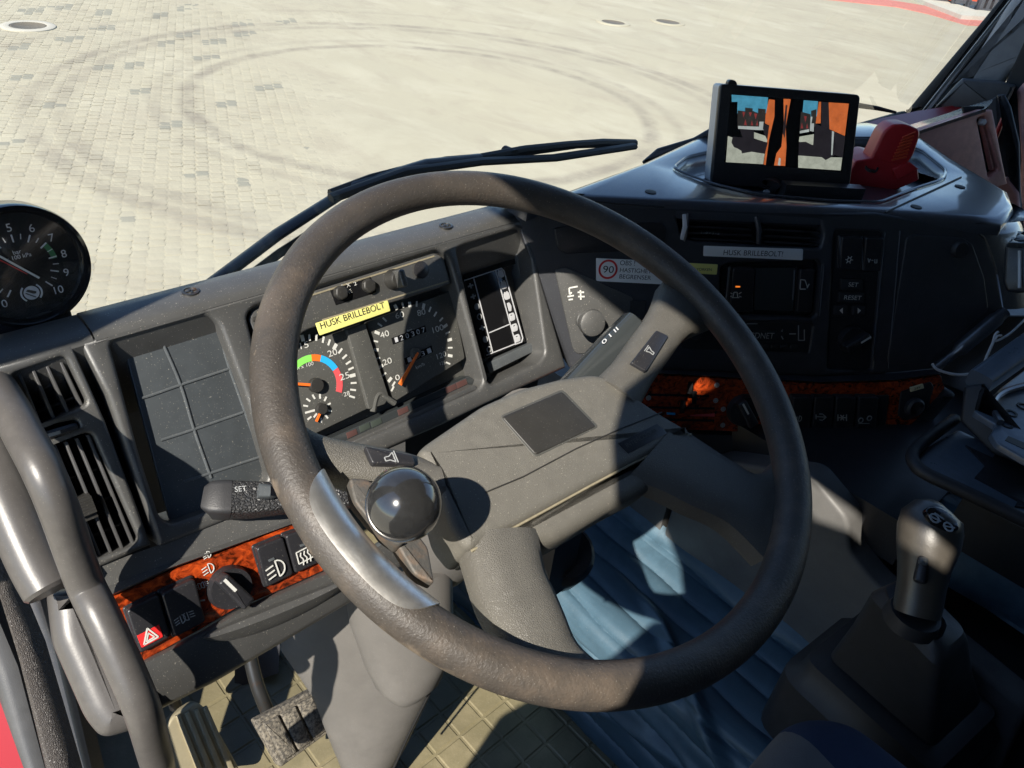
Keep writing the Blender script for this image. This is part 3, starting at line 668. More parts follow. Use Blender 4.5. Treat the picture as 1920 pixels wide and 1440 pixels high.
def icon(mb, x, y, kind, pl=L, off=po, s=1.):
    c = Vector(pl.uv(x, y, off)); k = .0042 * s
    if kind == 'lamp': mb.slab(pl, rnd([(c.x - k, c.y - k), (c.x + k, c.y - k), (c.x + k, c.y + k), (c.x - k, c.y + k)], k * .6), off + .0006, .0008); mb.slab(pl, [(c.x - k * .6, c.y + k * 1.25), (c.x - k * .2, c.y + k * 1.25), (c.x - k * .2, c.y + k), (c.x - k * .6, c.y + k)], off + .0006, .0008); mb.slab(pl, [(c.x + k * .2, c.y + k * 1.25), (c.x + k * .6, c.y + k * 1.25), (c.x + k * .6, c.y + k), (c.x + k * .2, c.y + k)], off + .0006, .0008)
    if kind == 'pump':
        mb.plate(pl, rnd([(c.x - k, c.y - k * 1.1), (c.x + k * .8, c.y - k * 1.1), (c.x + k * 1.1, c.y), (c.x + k * .8, c.y + k * 1.1), (c.x - k, c.y + k * 1.1)], k * .4), [[(c.x - k * .5, c.y + k * .4), (c.x + k * .3, c.y + k * .4), (c.x + k * .3, c.y + k * .65), (c.x - k * .5, c.y + k * .65)]], off + .0006, .0006, .0001, .0006)
    if kind == 'ring': arcband(mb, pl, c, k * .65, k, 0, 6.28, off, n=20)
    if kind == 'disc': mb.slab(pl, circ2(c, k, 18), off + .0006, .0008)
    if kind == 'hand': mb.slab(pl, rnd([(c.x - k * .5, c.y - k * 1.3), (c.x + k * .3, c.y - k * 1.3), (c.x + k * .7, c.y), (c.x + k * .3, c.y + k * 1.2), (c.x - k * .6, c.y + k * 1.2)], k * .3), off + .0006, .0008)
    if kind == 'dash': mb.slab(pl, [(c.x - k, c.y - k * .25), (c.x + k, c.y - k * .25), (c.x + k, c.y + k * .25), (c.x - k, c.y + k * .25)], off + .0006, .0008); mb.slab(pl, [(c.x - k * .25, c.y - k * .8), (c.x + k * .25, c.y - k * .8), (c.x + k * .25, c.y + k * .8), (c.x - k * .25, c.y + k * .8)], off + .0007, .0008)
m_ = MB()
for x, y, k in ((939, 514, 'lamp'), (944, 535, 'lamp'), (950, 555, 'lamp'), (955, 575, 'hand'), (960, 594, 'pump'), (965, 614, 'pump'), (970, 634, 'pump')): icon(m_, x, y, k)
m_.obj('icon', M['silver'], pan); m_ = MB()
for x, y, k in ((882, 536, 'dash'), (887, 556, 'dash'), (894, 575, 'disc'), (899, 594, 'ring'), (904, 615, 'dash'), (910, 636, 'disc'), (917, 655, 'ring')): icon(m_, x, y, k, s=.9)
m_.obj('dim_icon', M['grey_print'], pan)

# ------------------------------------------------------------------ left vents
ven = thing('air_vent_panel', L.P(100, 850, -.02), 'tall air vent panel with two black louvred outlets at the far left of the dashboard', 'air vent')
vo = px2(L, [(138, 655), (198, 790), (284, 1022), (196, 1060), (150, 1078), (96, 960), (40, 840), (-20, 740), (-60, 640), (60, 610)])
vo[0] = (vo[0][0], vtop); vo[-2] = (vo[-2][0], vtop); vo[-1] = (vo[-1][0], vtop)
hv1 = rnd(px2(L, [(20, 702), (122, 666), (166, 757), (80, 796), (30, 810)]), .005); hv2 = rnd(px2(L, [(90, 834), (172, 809), (262, 1012), (250, 1024), (180, 1050), (140, 950)]), .006)
hv3 = rnd(px2(L, [(60, 815), (80, 800), (146, 786), (150, 806), (100, 826), (68, 836)]), .004)
MB().plate(L, vo, [hv1, hv2, hv3], 0, .03, .003, .03).obj('frame', M['dash'], ven)
pslab('duct', L, [(-20, 640), (180, 640), (282, 1030), (170, 1074), (40, 820)], -.029, .004, M['rubber'], ven, 0)
def fins(x0, y0, x1, y1, n, top, botm, off):
    for i in range(n):
        t_ = (i + .5) / n
        a = (top[0][0] + (top[1][0] - top[0][0]) * t_, top[0][1] + (top[1][1] - top[0][1]) * t_); b = (botm[0][0] + (botm[1][0] - botm[0][0]) * t_, botm[0][1] + (botm[1][1] - botm[0][1]) * t_)
        A, B = Vector(L.uv(*a, off)), Vector(L.uv(*b, off)); d = (B - A).normalized(); nn = Vector((-d.y, d.x)) * .0011
        MB().slab(L, [tuple(A - nn), tuple(B - nn), tuple(B + nn), tuple(A + nn)], off, .016, .0006).obj('slat', M['trim'], ven)
fins(0, 0, 0, 0, 4, ((92, 838), (176, 812)), ((178, 1050), (262, 1018)), -.006)
fins(0, 0, 0, 0, 4, ((22, 702), (124, 668)), ((62, 800), (168, 757)), -.006)
for k, (a, b) in enumerate((((128, 898), (206, 872)), ((152, 955), (226, 925)), ((172, 1005), (246, 975)), ((40, 745), (140, 705)), ((58, 778), (158, 738)))):
    A, B = Vector(L.uv(*a, -.016)), Vector(L.uv(*b, -.016)); d = (B - A).normalized(); nn = Vector((-d.y, d.x)) * .001
    MB().slab(L, [tuple(A - nn), tuple(B - nn), tuple(B + nn), tuple(A + nn)], -.016, .010, .0004).obj('cross_slat', M['boot'], ven)
mb = MB()
for k in range(6):
    t_ = k / 6; mb.box(L.P(152 + 12 * t_, 936 + 30 * t_, -.002), .0065, .0011, .006, (L.u, L.v, L.N))
mb.box(L.P(158, 951, -.006), .006, .010, .006, (L.u, L.v, L.N)); mb.obj('thumb_wheel', M['pad'], ven)
pslab('shutter_slot', L, [(62, 818), (148, 790), (150, 804), (70, 834)], -.008, .006, M['gloss'], ven, 0)
mb = MB(); mb.slab(L, px2(L, [(96, 810), (126, 802), (128, 808), (98, 817)], -.004), -.004, .004, .0006); mb.slab(L, px2(L, [(136, 799), (144, 797), (145, 803), (137, 805)], -.004), -.004, .004, .0006); mb.obj('shutter_marker', M['cream'], ven)
mb = MB().tube([L.P(88, 816, -.003), L.P(112, 809, .001), L.P(142, 800, -.003)], .0035, 8); mb.obj('shutter_lever', M['black'], ven)

# ------------------------------------------------------------------ ledge, wood strip and switches on the left
S = L.shifted(.006)
ledge_t = [(285, 1040), (560, 950), (760, 850)]
MB().loft([[L.P(x, y, o) for x, y, o in ((190, 1060, -.004), (302, 1020, -.004), (425, 972, -.004), (640, 880, -.004), (760, 828, -.004))], [S.P(x, y, -.004) for x, y in ((200, 1100), (310, 1058), (430, 1016), (640, 940), (760, 890))], [S.P(x, y, .003) for x, y in ((206, 1116), (315, 1066), (432, 1024), (642, 948), (764, 898))], [S.P(x, y, -.02) for x, y in ((210, 1124), (320, 1074), (434, 1030), (644, 952), (766, 902))]], False, False, False).obj('lower_ledge', M['dash'], dash)
wst = thing('wood_trim', S.P(400, 1120), 'glossy red-brown burl wood switch strip below the left gauges', 'trim strip')
MB().slab(S, rnd(px2(S, [(210, 1122), (320, 1072), (436, 1030), (570, 975), (640, 945), (662, 1000), (640, 1052), (600, 1073), (500, 1118), (440, 1142), (376, 1180), (268, 1240)]), .002), .0, .012, .0008).obj('strip', M['wood'], wst)
def rocker(label, pl, pts, m, tilt=.0):
    cxy = (sum(p[0] for p in pts) / 4, sum(p[1] for p in pts) / 4)
    t = thing('rocker_switch', pl.P(*cxy), label, 'switch', None)
    q = px2(pl, pts); MB().slab(pl, rnd(inset(q if area(q) > 0 else q[::-1], -.0012), .003), .0018, .008, .0012).obj('frame', M['black'], t)
    mb = MB(); q = q if area(q) > 0 else q[::-1]; q2 = rnd(q, .0035)
    vv = [p[1] for p in q2]; lo, hi = min(vv), max(vv)
    def hgt(p, base): return base + tilt * (p[1] - lo) / (hi - lo)
    rings = [[pl.W(*p, -.004) for p in q2]]
    for k in range(4):
        a = k / 3 * math.pi / 2; rings.append([pl.W(*p, hgt(p, .006 - .0018 + .0018 * math.sin(a))) for p in inset(q2, .0018 * (1 - math.cos(a)))])
    mb.loft(rings); mb.obj('cap', M['black'], t); return t
RG = 'rocker switches on the dashboard'
s1 = rocker('black rocker hazard switch with red warning triangle, leftmost on the wood strip', S, [(232, 1140), (292, 1110), (317, 1190), (260, 1222)], None, .003); s1['group'] = RG
ho = .0072
pslab('red_field', S, [(255, 1188), (297, 1166), (306, 1194), (266, 1215)], ho, .0012, M['hazred'], s1, .0002, .001)
mb = MB(); so2 = ho + .0003
def tri(mb, pts, wd): bars(mb, S, [(pts[i], pts[(i + 1) % 3]) for i in range(3)], so2, wd, .0003)
tri(mb, [(276, 1178), (270, 1209), (297, 1194)], .0012); tri(mb, [(278, 1187), (275, 1203), (290, 1194)], .001); mb.obj('triangle', M['white'], s1)
s2 = rocker('black fog lamp rocker switch between the hazard switch and the round light switch', S, [(296, 1108), (358, 1080), (382, 1162), (324, 1192)], None, .005); s2['group'] = RG
def lampsym(mb, pl, x, y, s, off, flip=1, wd=.0008):
    c = Vector(pl.uv(x, y, off)); A = [-math.pi / 2 + k * math.pi / 8 for k in range(9)]
    p = [c + Vector((flip * s * .9 * math.cos(a), s * math.sin(a))) for a in A]
    strokes2(mb, pl, [(p[i], p[i + 1]) for i in range(8)] + [(p[-1], p[0])], off, wd)
    for k in (-.6, 0, .6): q = c + Vector((-flip * s * .35, k * s)); strokes2(mb, pl, [(q, q + Vector((-flip * s * 1.0, -s * .18)))], off, wd)
mb = MB(); lampsym(mb, S, 339, 1161, .0040, .0075, 1, .0006); lampsym(mb, S, 352, 1154, .0040, .0075, -1, .0006); mb.obj('symbol', M['grey_print'], s2)
s3 = rocker('black rocker switch with headlamp symbol, right of the round light switch', S, [(473, 1024), (523, 1003), (546, 1074), (495, 1099)], None, .004); s3['group'] = RG
mb = MB(); lampsym(mb, S, 520, 1066, .0078, .0085, 1, .0012); mb.obj('symbol', M['white'], s3)
pslab('pilot_lamp', S, [(503, 1050), (514, 1045), (516, 1049), (505, 1054)], .0092, .001, M['tray'], s3, .0002)
s4 = rocker('black rocker switch with heated window symbol beside the chrome wheel plate', S, [(527, 1001), (577, 984), (603, 1048), (549, 1073)], None, .004); s4['group'] = RG
mb = MB(); c = Vector(S.uv(571, 1041, .0085)); k = .0075
strokes2(mb, S, [((c.x - k, c.y - k * .7), (c.x - k * .9, c.y + k * .8)), ((c.x - k * .9, c.y + k * .8), (c.x + k * .9, c.y + k * .8)), ((c.x + k * .9, c.y + k * .8), (c.x + k, c.y - k * .7)), ((c.x - k, c.y - k * .7), (c.x + k, c.y - k * .7))], .0085, .0010)
for i in (-.5, 0, .5): strokes2(mb, S, [((c.x + i * k, c.y - k * 1.1), (c.x + (i + .2) * k, c.y - k * .4)), ((c.x + (i + .2) * k, c.y - k * .4), (c.x + (i - .05) * k, c.y + k * .1)), ((c.x + (i - .05) * k, c.y + k * .1), (c.x + (i + .15) * k, c.y + k * .55))], .0085, .0010)
mb.obj('symbol', M['white'], s4)
pslab('pilot_lamp', S, [(562, 1022), (572, 1018), (574, 1022), (564, 1026)], .0092, .001, M['tray'], s4, .0002)
def rotary(name, label, pl, cpx, r, m, ang_, wd=.004):
    c = pl.P(*cpx); t = thing(name, c, label, 'knob')
    MB().lathe(c, pl.N, [(r * 1.05, -.002), (r * 1.05, .003), (r, .005), (r * .97, .008), (0, .008)], 36).obj('dial', M['black'], t)
    cc = Vector(pl.to2(c)); d = Vector((math.cos(ang_), math.sin(ang_))); nn = Vector((-d.y, d.x))
    g = [tuple(cc - d * r * .98 - nn * r * .34), tuple(cc + d * r * .98 - nn * r * .30), tuple(cc + d * r * .98 + nn * r * .30), tuple(cc - d * r * .98 + nn * r * .34)]
    MB().slab(pl, rnd(g, r * .15), .020, .013, .003).obj('grip', M['black'], t)
    m_ = MB(); strokes2(m_, pl, [(cc + d * r * .1, cc + d * r * .92)], .0202, wd * .7, .0004); m_.obj('pointer', M['white'], t); return t
k1 = rotary('light_switch', 'round black light switch knob with white pointer on the left wood strip', S, (429, 1100), .0185, None, R(112))
mb = MB(); lampsym(mb, S, 392, 1066, .0045, .0006, 1, .0007); lampsym(mb, S, 372, 1100, .0028, .0006, 1, .0006); lampsym(mb, S, 382, 1096, .0028, .0006, -1, .0006); bars(mb, S, [((372, 1127), (384, 1125))], .0006, .0012)
lampsym(mb, S, 389, 1040, .003, .0006, 1, .0006); mb.obj('print', M['white'], wst)
# lower lip panel with pull scallop
K = L.shifted(.012)
up_ = [(255, 1246), (376, 1186), (440, 1148), (640, 1058), (700, 1025), (800, 960)]; dn_ = [(292, 1332), (400, 1278), (520, 1208), (655, 1128), (720, 1085), (820, 1010)]
MB().loft([[S.P(x, y - 4, -.012) for x, y in up_], [K.P(x, y, -.001) for x, y in up_], [K.P(x, y + 6, .004) for x, y in up_], [K.P(x, y - 6, .002) for x, y in dn_], [K.P(x, y, -.001) for x, y in dn_], [K.P(x, y + 2, -.02) for x, y in dn_]], False, False, False).obj('knee_panel', M['dash'], dash)
# scallop grip
mb = MB(); rings = []
for i in range(13):
    t_ = i / 12; x = 376 + (655 - 376) * t_; ytop = 1196 - (1196 - 1082) * t_ ** .85; dp = math.sin(math.pi * min(1, t_ * 1.0)) ** .5 * 44 * (1 - .25 * t_) + 1
    rings.append([K.P(x, ytop, .004), K.P(x + 2, ytop + dp * .15, .012), K.P(x + 4, ytop + dp * .5, .0145), K.P(x + 5, ytop + dp * .85, .010), K.P(x + 6, ytop + dp, .004)])
mb.loft(rings, False, False, False).obj('pull_grip', M['dash'], dash)

# ================================================================== steering wheel
whl = thing('steering_wheel', W.p, 'large worn four-spoke steering wheel with grey vinyl hub in the middle of the picture', 'steering wheel')
RR, rr = .225, .0160
def wp(R_, a, h): return W.W(R_ * math.cos(a), R_ * math.sin(a), h)
def torus_sec(a0, a1, n, f0, f1, m, r, closed=False, R_=RR):
    rings = []
    for i in range(n + (0 if closed else 1)):
        a = a0 + (a1 - a0) * i / n
        rings.append([wp(R_ + r * math.cos(f0 + (f1 - f0) * k / m), a, r * .95 * math.sin(f0 + (f1 - f0) * k / m)) for k in range(m + (0 if abs(f1 - f0) > 6.2 else 1))])
    return rings
rings = torus_sec(0, 2 * math.pi, 144, 0, 2 * math.pi, 24, rr, True)
mb = MB(); mb.loft(rings + [rings[0]], False, False); mb.obj('rim', M['rim'], whl)
def wa(px, py): u, v = W.uv(px, py); return math.atan2(v, u)
a0, a1 = wa(580, 898), wa(815, 1142)
a0 %= 2 * math.pi; a1 %= 2 * math.pi
sec = []; sec2 = []
for i in range(37):
    t_ = i / 36; a_ = a0 + (a1 - a0) * t_; f0_ = R(64 + 80 * abs(2 * t_ - 1) ** 6); f1_ = R(262)
    for L_, r_ in ((sec, rr * 1.12), (sec2, rr * 1.03)): L_.append([wp(RR + r_ * math.cos(f0_ + (f1_ - f0_) * k / 16), a_, r_ * .95 * math.sin(f0_ + (f1_ - f0_) * k / 16)) for k in range(17)])
MB().loft([s_ + t_[::-1] for s_, t_ in zip(sec, sec2)]).obj('steel_plate', M['steel'], whl)
hub_px = [(786, 844), (800, 829), (906, 757), (979, 725), (1052, 706), (1110, 698), (1142, 702), (1200, 745), (1240, 772), (1288, 800), (1299, 812), (1177, 873), (1110, 908), (1008, 964), (882, 1031), (848, 990), (821, 897)]
lip_px = [(900, 980), (1299, 800), (1306, 822), (1236, 906), (1160, 946), (1085, 992), (1050, 1011), (1008, 1018), (985, 1006), (884, 1036)]
ho_ = -.006
MB().slab(W, rnd(px2(W, hub_px, ho_), .006), ho_, .045, .0075, 4).obj('hub', M['hub'], whl)
MB().slab(W, rnd(px2(W, lip_px, ho_ - .006), .006), ho_ - .006, .040, .012, 5).obj('hub_lip', M['hub'], whl)
hb = pslab('horn_pad', W, [(941, 781), (1054, 733), (1119, 799), (1005, 853)], ho_ + .0012, .004, M['pad'], whl, .0012, .003)
pslab('pad_surround', W, [(936, 780), (1055, 729), (1124, 800), (1004, 858)], ho_ + .0004, .003, M['gauge'], whl, .0008, .004)
mb = MB(); mb.tube([W.P(x, y, ho_ + .0001) for x, y in ((911, 923), (981, 894), (1081, 841), (1168, 802), (1241, 773))], .0006, 6); mb.obj('crease', M['pad'], whl)
mb = MB(); mb.tube([W.P(x, y, ho_ - .0042) for x, y in ((884, 1033), (1008, 965), (1110, 909), (1178, 873), (1296, 814))], .0011, 6); mb.obj('worn_edge', M['crease'], whl)
pslab('badge_strip', W, [(1159, 831), (1232, 794), (1252, 812), (1179, 850)], ho_ + .0006, .002, M['black'], whl, .0004)
mb = MB(); text(mb, 'INTERCOOLER', W, (1176, 840), (1236, 808), 9, ho_ + .0007, .0006); mb.obj('lettering', M['gauge'], whl)
def wspoke(lp, rp, off, crown, depth=.022):
    """crowned spoke lofted between two edge lines drawn on the wheel plane."""
    A = smooth_path([Vector((*W.uv(*p, off), 0)) for p in lp], 4); B = smooth_path([Vector((*W.uv(*p, off), 0)) for p in rp], 4); rings = []
    for p, q in zip(A, B):
        r = [W.W(p.x, p.y, off - depth)]
        for k in range(13):
            t_ = k / 12; u = p * (1 - t_) + q * t_; r.append(W.W(u.x, u.y, off + crown * (1 - abs(2 * t_ - 1) ** 3.2) - .004))
        rings.append(r + [W.W(q.x, q.y, off - depth)])
    return MB().loft(rings).obj('spoke', M['spoke'], whl, ang=50)
wspoke([(872, 1000), (884, 1045), (911, 1130), (940, 1188), (938, 1222), (910, 1250)], [(1012, 990), (1026, 1063), (1045, 1105), (1063, 1147), (1088, 1203), (1135, 1246)], -.010, .009)
wspoke([(1120, 708), (1165, 662), (1205, 606), (1236, 560), (1250, 520)], [(1200, 765), (1226, 716), (1255, 675), (1296, 622), (1352, 596)], -.008, .009)
wspoke([(820, 862), (762, 843), (679, 827), (600, 809), (556, 780)], [(838, 935), (752, 915), (673, 900), (610, 883), (565, 905)], -.009, .008)
wspoke([(1270, 790), (1320, 823), (1387, 866), (1432, 884), (1482, 840)], [(1180, 893), (1238, 912), (1300, 943), (1372, 978), (1440, 1045)], -.010, .009)
def horn(pts, sgn):
    b = MB().slab(W, rnd(px2(W, pts, -.002), .002), .0002, .006, .0012).obj('horn_button', M['black'], whl)
    cx_, cy_ = sum(p[0] for p in pts) / 4, sum(p[1] for p in pts) / 4
    c = Vector(W.uv(cx_, cy_, 0)); d = (Vector(W.uv(*[(pts[0][i] + pts[1][i]) / 2 for i in (0, 1)], 0)) - Vector(W.uv(*[(pts[2][i] + pts[3][i]) / 2 for i in (0, 1)], 0))).normalized()
    n_ = Vector((-d.y, d.x)) * sgn; k = .0042
    m_ = MB(); f = lambda x, y: c + n_ * (x * k) + d * (y * k)
    pt = [(-1, -.35), (-.2, -.35), (.6, -.9), (.6, .9), (-.2, .35), (-1, .35)]
    strokes2(m_, W, [(f(*pt[i]), f(*pt[(i + 1) % 6])) for i in range(6)] + [(f(.95, -1.1), f(.95, 1.1))], .0004, .0007, .0004); m_.obj('horn_symbol', M['grey_print'], b)
horn([(1229, 621), (1252, 632), (1210, 699), (1181, 682)], 1); horn([(682, 838), (772, 855), (778, 873), (697, 871)], -1)
n = M['rim'].node_tree; bs = n.nodes['Principled BSDF']; prev = bs.inputs['Base Color'].links[0].from_socket
tc_ = n.nodes.new('ShaderNodeTexCoord'); nz = n.nodes.new('ShaderNodeTexNoise'); nz.inputs['Scale'].default_value = 70; nz.inputs['Detail'].default_value = 7; n.links.new(tc_.outputs['Object'], nz.inputs['Vector'])
for px_, py_, h_, rad_w in ((775, 1216, -.008, .020), (720, 1178, -.008, .016), (830, 1244, -.008, .018), (590, 1028, -.006, .012), (530, 920, -.004, .014)):
    q_ = W.P(px_, py_, h_) - W.p
    vd = n.nodes.new('ShaderNodeVectorMath'); vd.operation = 'DISTANCE'; vd.inputs[1].default_value = q_; n.links.new(tc_.outputs['Object'], vd.inputs[0])
    mr = n.nodes.new('ShaderNodeMapRange'); mr.inputs[1].default_value = rad_w; mr.inputs[2].default_value = rad_w * .2; mr.inputs[3].default_value = -.1; mr.inputs[4].default_value = .42; n.links.new(vd.outputs['Value'], mr.inputs[0])
    ad = n.nodes.new('ShaderNodeMath'); ad.operation = 'ADD'; n.links.new(mr.outputs[0], ad.inputs[0]); n.links.new(nz.outputs['Fac'], ad.inputs[1])
    st_ = n.nodes.new('ShaderNodeMapRange'); st_.inputs[1].default_value = .62; st_.inputs[2].default_value = .82; st_.inputs[4].default_value = .7; n.links.new(ad.outputs[0], st_.inputs[0])
    mx = n.nodes.new('ShaderNodeMix'); mx.data_type = 'RGBA'; mx.inputs[7].default_value = (.21, .165, .12, 1); n.links.new(st_.outputs[0], mx.inputs[0]); n.links.new(prev, mx.inputs[6]); prev = mx.outputs[2]
n.links.new(prev, bs.inputs['Base Color'])
# spinner knob clamped to the rim
kb = W.P(757, 945, .055); kz = (kb - OFF).dot(CF); kr = 72 / FPX * kz
sp = thing('spinner_knob', kb, 'glossy black ball knob clamped to the left side of the steering wheel', 'knob')
prof = [(kr * math.sin(a), -kr * math.cos(a)) for a in np.linspace(0.02, math.pi - .02, 36)]
MB().lathe(kb, WN, prof, 56).obj('ball', M['knob'], sp)
f0 = W.P(716, 985, .0)
MB().lathe(kb, (kb - W.P(735, 975, .012)).normalized(), [(.009, -kr - .022), (.009, -kr - .006), (.011, -kr - .004), (.011, -kr + .004)], 18).obj('stem', M['darksteel'], sp)
MB().slab(W, rnd(px2(W, [(652, 900), (686, 902), (720, 925), (800, 1030), (812, 1098), (775, 1082), (738, 1020), (694, 985), (662, 945)], .0), .003), .004, .012, .002).obj('clamp_plate', M['rust'], sp)
MB().slab(W, rnd(px2(W, [(690, 960), (715, 945), (765, 1010), (748, 1028), (715, 1005)], .008), .004), .012, .014, .003).obj('clamp_block', M['rust'], sp)

# ------------------------------------------------------------------ column, stalks
colm = thing('steering_column', W.W(0, 0, -.55), 'grey plastic steering column cover rising from the floor to the hub', 'steering column')
mb = MB(); rings = []
for t_, a, b in ((-.05, .036, .036), (-.08, .042, .042), (-.15, .050, .050), (-.22, .052, .054), (-.30, .052, .054), (-.34, .050, .052), (-.345, .043, .043)):
    rings.append([W.W(a * math.cos(q) * 1.0, b * math.sin(q), t_) for q in np.linspace(0, 2 * math.pi, 28, endpoint=False)])
mb.loft(rings).obj('upper_shroud', M['cover'], colm)
rows = [(1080, 560, 840, .86), (1160, 545, 846, .885), (1205, 530, 842, .90), (1290, 590, 812, .935), (1345, 612, 786, .955), (1391, 632, 764, .972), (1450, 661, 730, .99), (1530, 690, 705, 1.01)]
rings = []
for y, xl, xr, z in rows:
    A, B = at(xl, y, z), at(xr, y, z + .01); c = (A + B) / 2; hx = (B - A) / 2; dp = -CF * .055
    rings.append([c + hx * math.copysign(abs(math.cos(q)) ** .8, math.cos(q)) + dp * math.copysign(abs(math.sin(q)) ** .75, math.sin(q)) for q in np.linspace(0, 2 * math.pi, 40, endpoint=False)])
MB().loft(rings).obj('lower_cover', M['cover'], colm)
rings = []
for y, xl, xr, z in ((1060, 640, 848, .800), (1160, 655, 850, .825), (1235, 682, 842, .845), (1272, 702, 826, .855), (1284, 722, 806, .860), (1286, 735, 795, .866)):
    A, B = at(xl, y, z), at(xr, y, z + .02); c = (A + B) / 2; hx = (B - A) / 2
    rings.append([c + hx * math.cos(q) - CF * (.030 * math.sin(q)) + CU * (-.012 * max(0, math.sin(q))) for q in np.linspace(0, 2 * math.pi, 36, endpoint=False)])
MB().loft(rings).obj('sleeve', M['cover'], colm)
MB().tube([at(x, y, z) for x, y, z in ((806, 1298, .875), (790, 1330, .888), (765, 1380, .908), (738, 1440, .93))], .0016, 6).obj('seam', M['rubber'], colm)
c = at(1050, 1045, .84); MB().lathe(c, WN + Vector((-.3, 0, 0)), [(.0, -.03), (.030, -.03), (.034, -.02), (.034, .02), (.028, .03), (0, .03)], 24).obj('lock_housing', M['black'], colm)
MB().box(at(1020, 1020, .80), .02, .03, .05).obj('bracket', M['darksteel'], colm)
def barloft(path, name, m, par, up=(0, 0, 1), bev=.3):
    """path: list of (point, half width, half height); rounded box section."""
    rings = []; pts = [p[0] for p in path]
    for i, (p, hw, hh) in enumerate(path):
        t = (pts[min(i + 1, len(pts) - 1)] - pts[max(i - 1, 0)]).normalized(); u = Vector(up); u = (u - t * u.dot(t)).normalized(); s_ = t.cross(u)
        q = rnd([(-hw, -hh), (hw, -hh), (hw, hh), (-hw, hh)], min(hw, hh) * bev * 2, 3); rings.append([p + s_ * x + u * y for x, y in q])
    return MB().loft(rings).obj(name, m, par)
stk = thing('cruise_stalk', at(450, 940, .66), 'black cruise control stalk marked SET sticking out left of the wheel rim', 'stalk')
upv = facing(0, 55)[0]
barloft([(at(388, 938, .655), .010, .011), (at(398, 938, .655), .0140, .0140), (at(420, 938, .658), .0148, .0148), (at(432, 938, .66), .0148, .0148)], 'worn_tip', M['boot'], stk, upv, .16)
barloft([(at(431, 938, .66), .0146, .0146), (at(470, 938, .665), .0140, .0142), (at(520, 935, .672), .0125, .013), (at(640, 930, .69), .011, .012), (at(800, 900, .72), .011, .012)], 'arm', mat('dimpled_grip', (.026, .026, .027), .42, leather=(330, 1.), specks=.2), stk, upv, .18)
sp_ = Pl(at(450, 915, .655) + upv * .0165 * .0 - OFF, upv, (1, 0, 0)); q_ = at(450, 938, .662) + upv * .0145; sp_ = Pl(q_ - OFF, upv, (at(520, 935, .672) - at(430, 938, .66)))
mb = MB(); text(mb, 'SET', sp_, (440, 922), (462, 921), 10, .0006, .0005); mb.obj('lettering', M['grey_print'], stk)
barloft([(at(484, 921, .645), .006, .005), (at(500, 922, .648), .006, .006), (at(512, 924, .655), .005, .004)], 'slider', M['tray'], stk, upv)
st2 = thing('wiper_stalk', at(1140, 650, .74), 'dark shiny stalk behind the upper right spoke of the wheel', 'stalk')
barloft([(at(1060, 740, .735), .012, .014), (at(1110, 690, .74), .014, .015), (at(1160, 640, .745), .015, .016), (at(1192, 606, .75), .014, .014), (at(1197, 600, .75), .011, .010)], 'arm', M['lcd'], st2, facing(-20, 40)[0])
n_, _ = facing(-20, 40); q_ = at(1160, 636, .745) + n_ * .0165; sp_ = Pl(q_ - OFF, n_, at(1192, 606, .75) - at(1110, 690, .74))
mb = MB(); text(mb, '0 I II', sp_, (1134, 646), (1160, 618), 7, .0004, .0004); mb.obj('lettering', M['silver'], st2)

# ------------------------------------------------------------------ brake pressure gauge
gN, gu = facing(2, 10); GP = Pl(at(47, 503, .60) - OFF, gN, gu)
gau = thing('pressure_gauge', GP.p, 'round black brake pressure gauge on a bracket at the far left of the dashboard', 'gauge')
gr = .0490
MB().lathe(GP.p, gN, [(0, -.034), (gr * .9, -.034), (gr * .98, -.028), (gr, -.01), (gr, -.004), (gr * .985, -.001), (gr * .93, .0), (gr * .88, -.003), (gr * .86, -.006), (gr * .855, -.009)], 64).obj('housing', M['gloss'], gau)
MB().lathe(GP.p, gN, [(gr * .87, -.0095), (gr * .87, -.009), (0, -.009)], 48).obj('dial', mat('dark_dial', (.016, .016, .019), .55), gau)
go = -.0088; mb = MB()
def ga(v): return R(231 - v * 28.2)     # value -> angle
gc = Vector((0.0, -.001))
for i in range(21):
    v = i / 2; a = ga(v); d = Vector((math.cos(a), math.sin(a))); l = .0060 if i % 2 == 0 else .0042
    strokes2(mb, GP, [(gc + d * .0262, gc + d * (.0262 - l))], go, .0010 if i % 2 == 0 else .0006)
for v in range(11):
    a = ga(v); d = Vector((math.cos(a), math.sin(a))) * .0318; g, f_, asp = glyphs(str(v)); hh = .0062; ww = hh * asp
    mb.add([GP.W(gc.x + d.x + (x - .5) * ww, gc.y + d.y + (y - .5) * hh, go + .0004) for x, y in g], f_)
for s_, y0, hh in (('bar', .0125, .0032), ('x 100 kPa', .0085, .0032)):
    g, f_, asp = glyphs(s_); ww = hh * asp; mb.add([GP.W(gc.x + (x - .5) * ww, gc.y + y0 + (y - .5) * hh, go + .0004) for x, y in g], f_)
ic = gc + Vector((.0005, -.0218))
mb.slab(GP, circ2(ic, .0056, 30), go + .0004, .0004)
for s0 in (1, -1): arcband(mb, GP, ic, .0068, .0080, (0 if s0 > 0 else math.pi) - R(48), (0 if s0 > 0 else math.pi) + R(48), go, .0004)
mb.obj('scale', M['silver'], gau); mb = MB()
mb.slab(GP, [(ic.x - .0036, ic.y + .0022), (ic.x - .002, ic.y + .0034), (ic.x + .0036, ic.y + .0004), (ic.x + .0030, ic.y - .0012), (ic.x + .001, ic.y - .001)][::-1], go + .0007, .0003)
strokes2(mb, GP, [(ic + Vector((-.0042, .0008)), ic + Vector((.002, -.0042)))], go + .0003, .0009); mb.obj('pedal_symbol', M['pad'], gau)
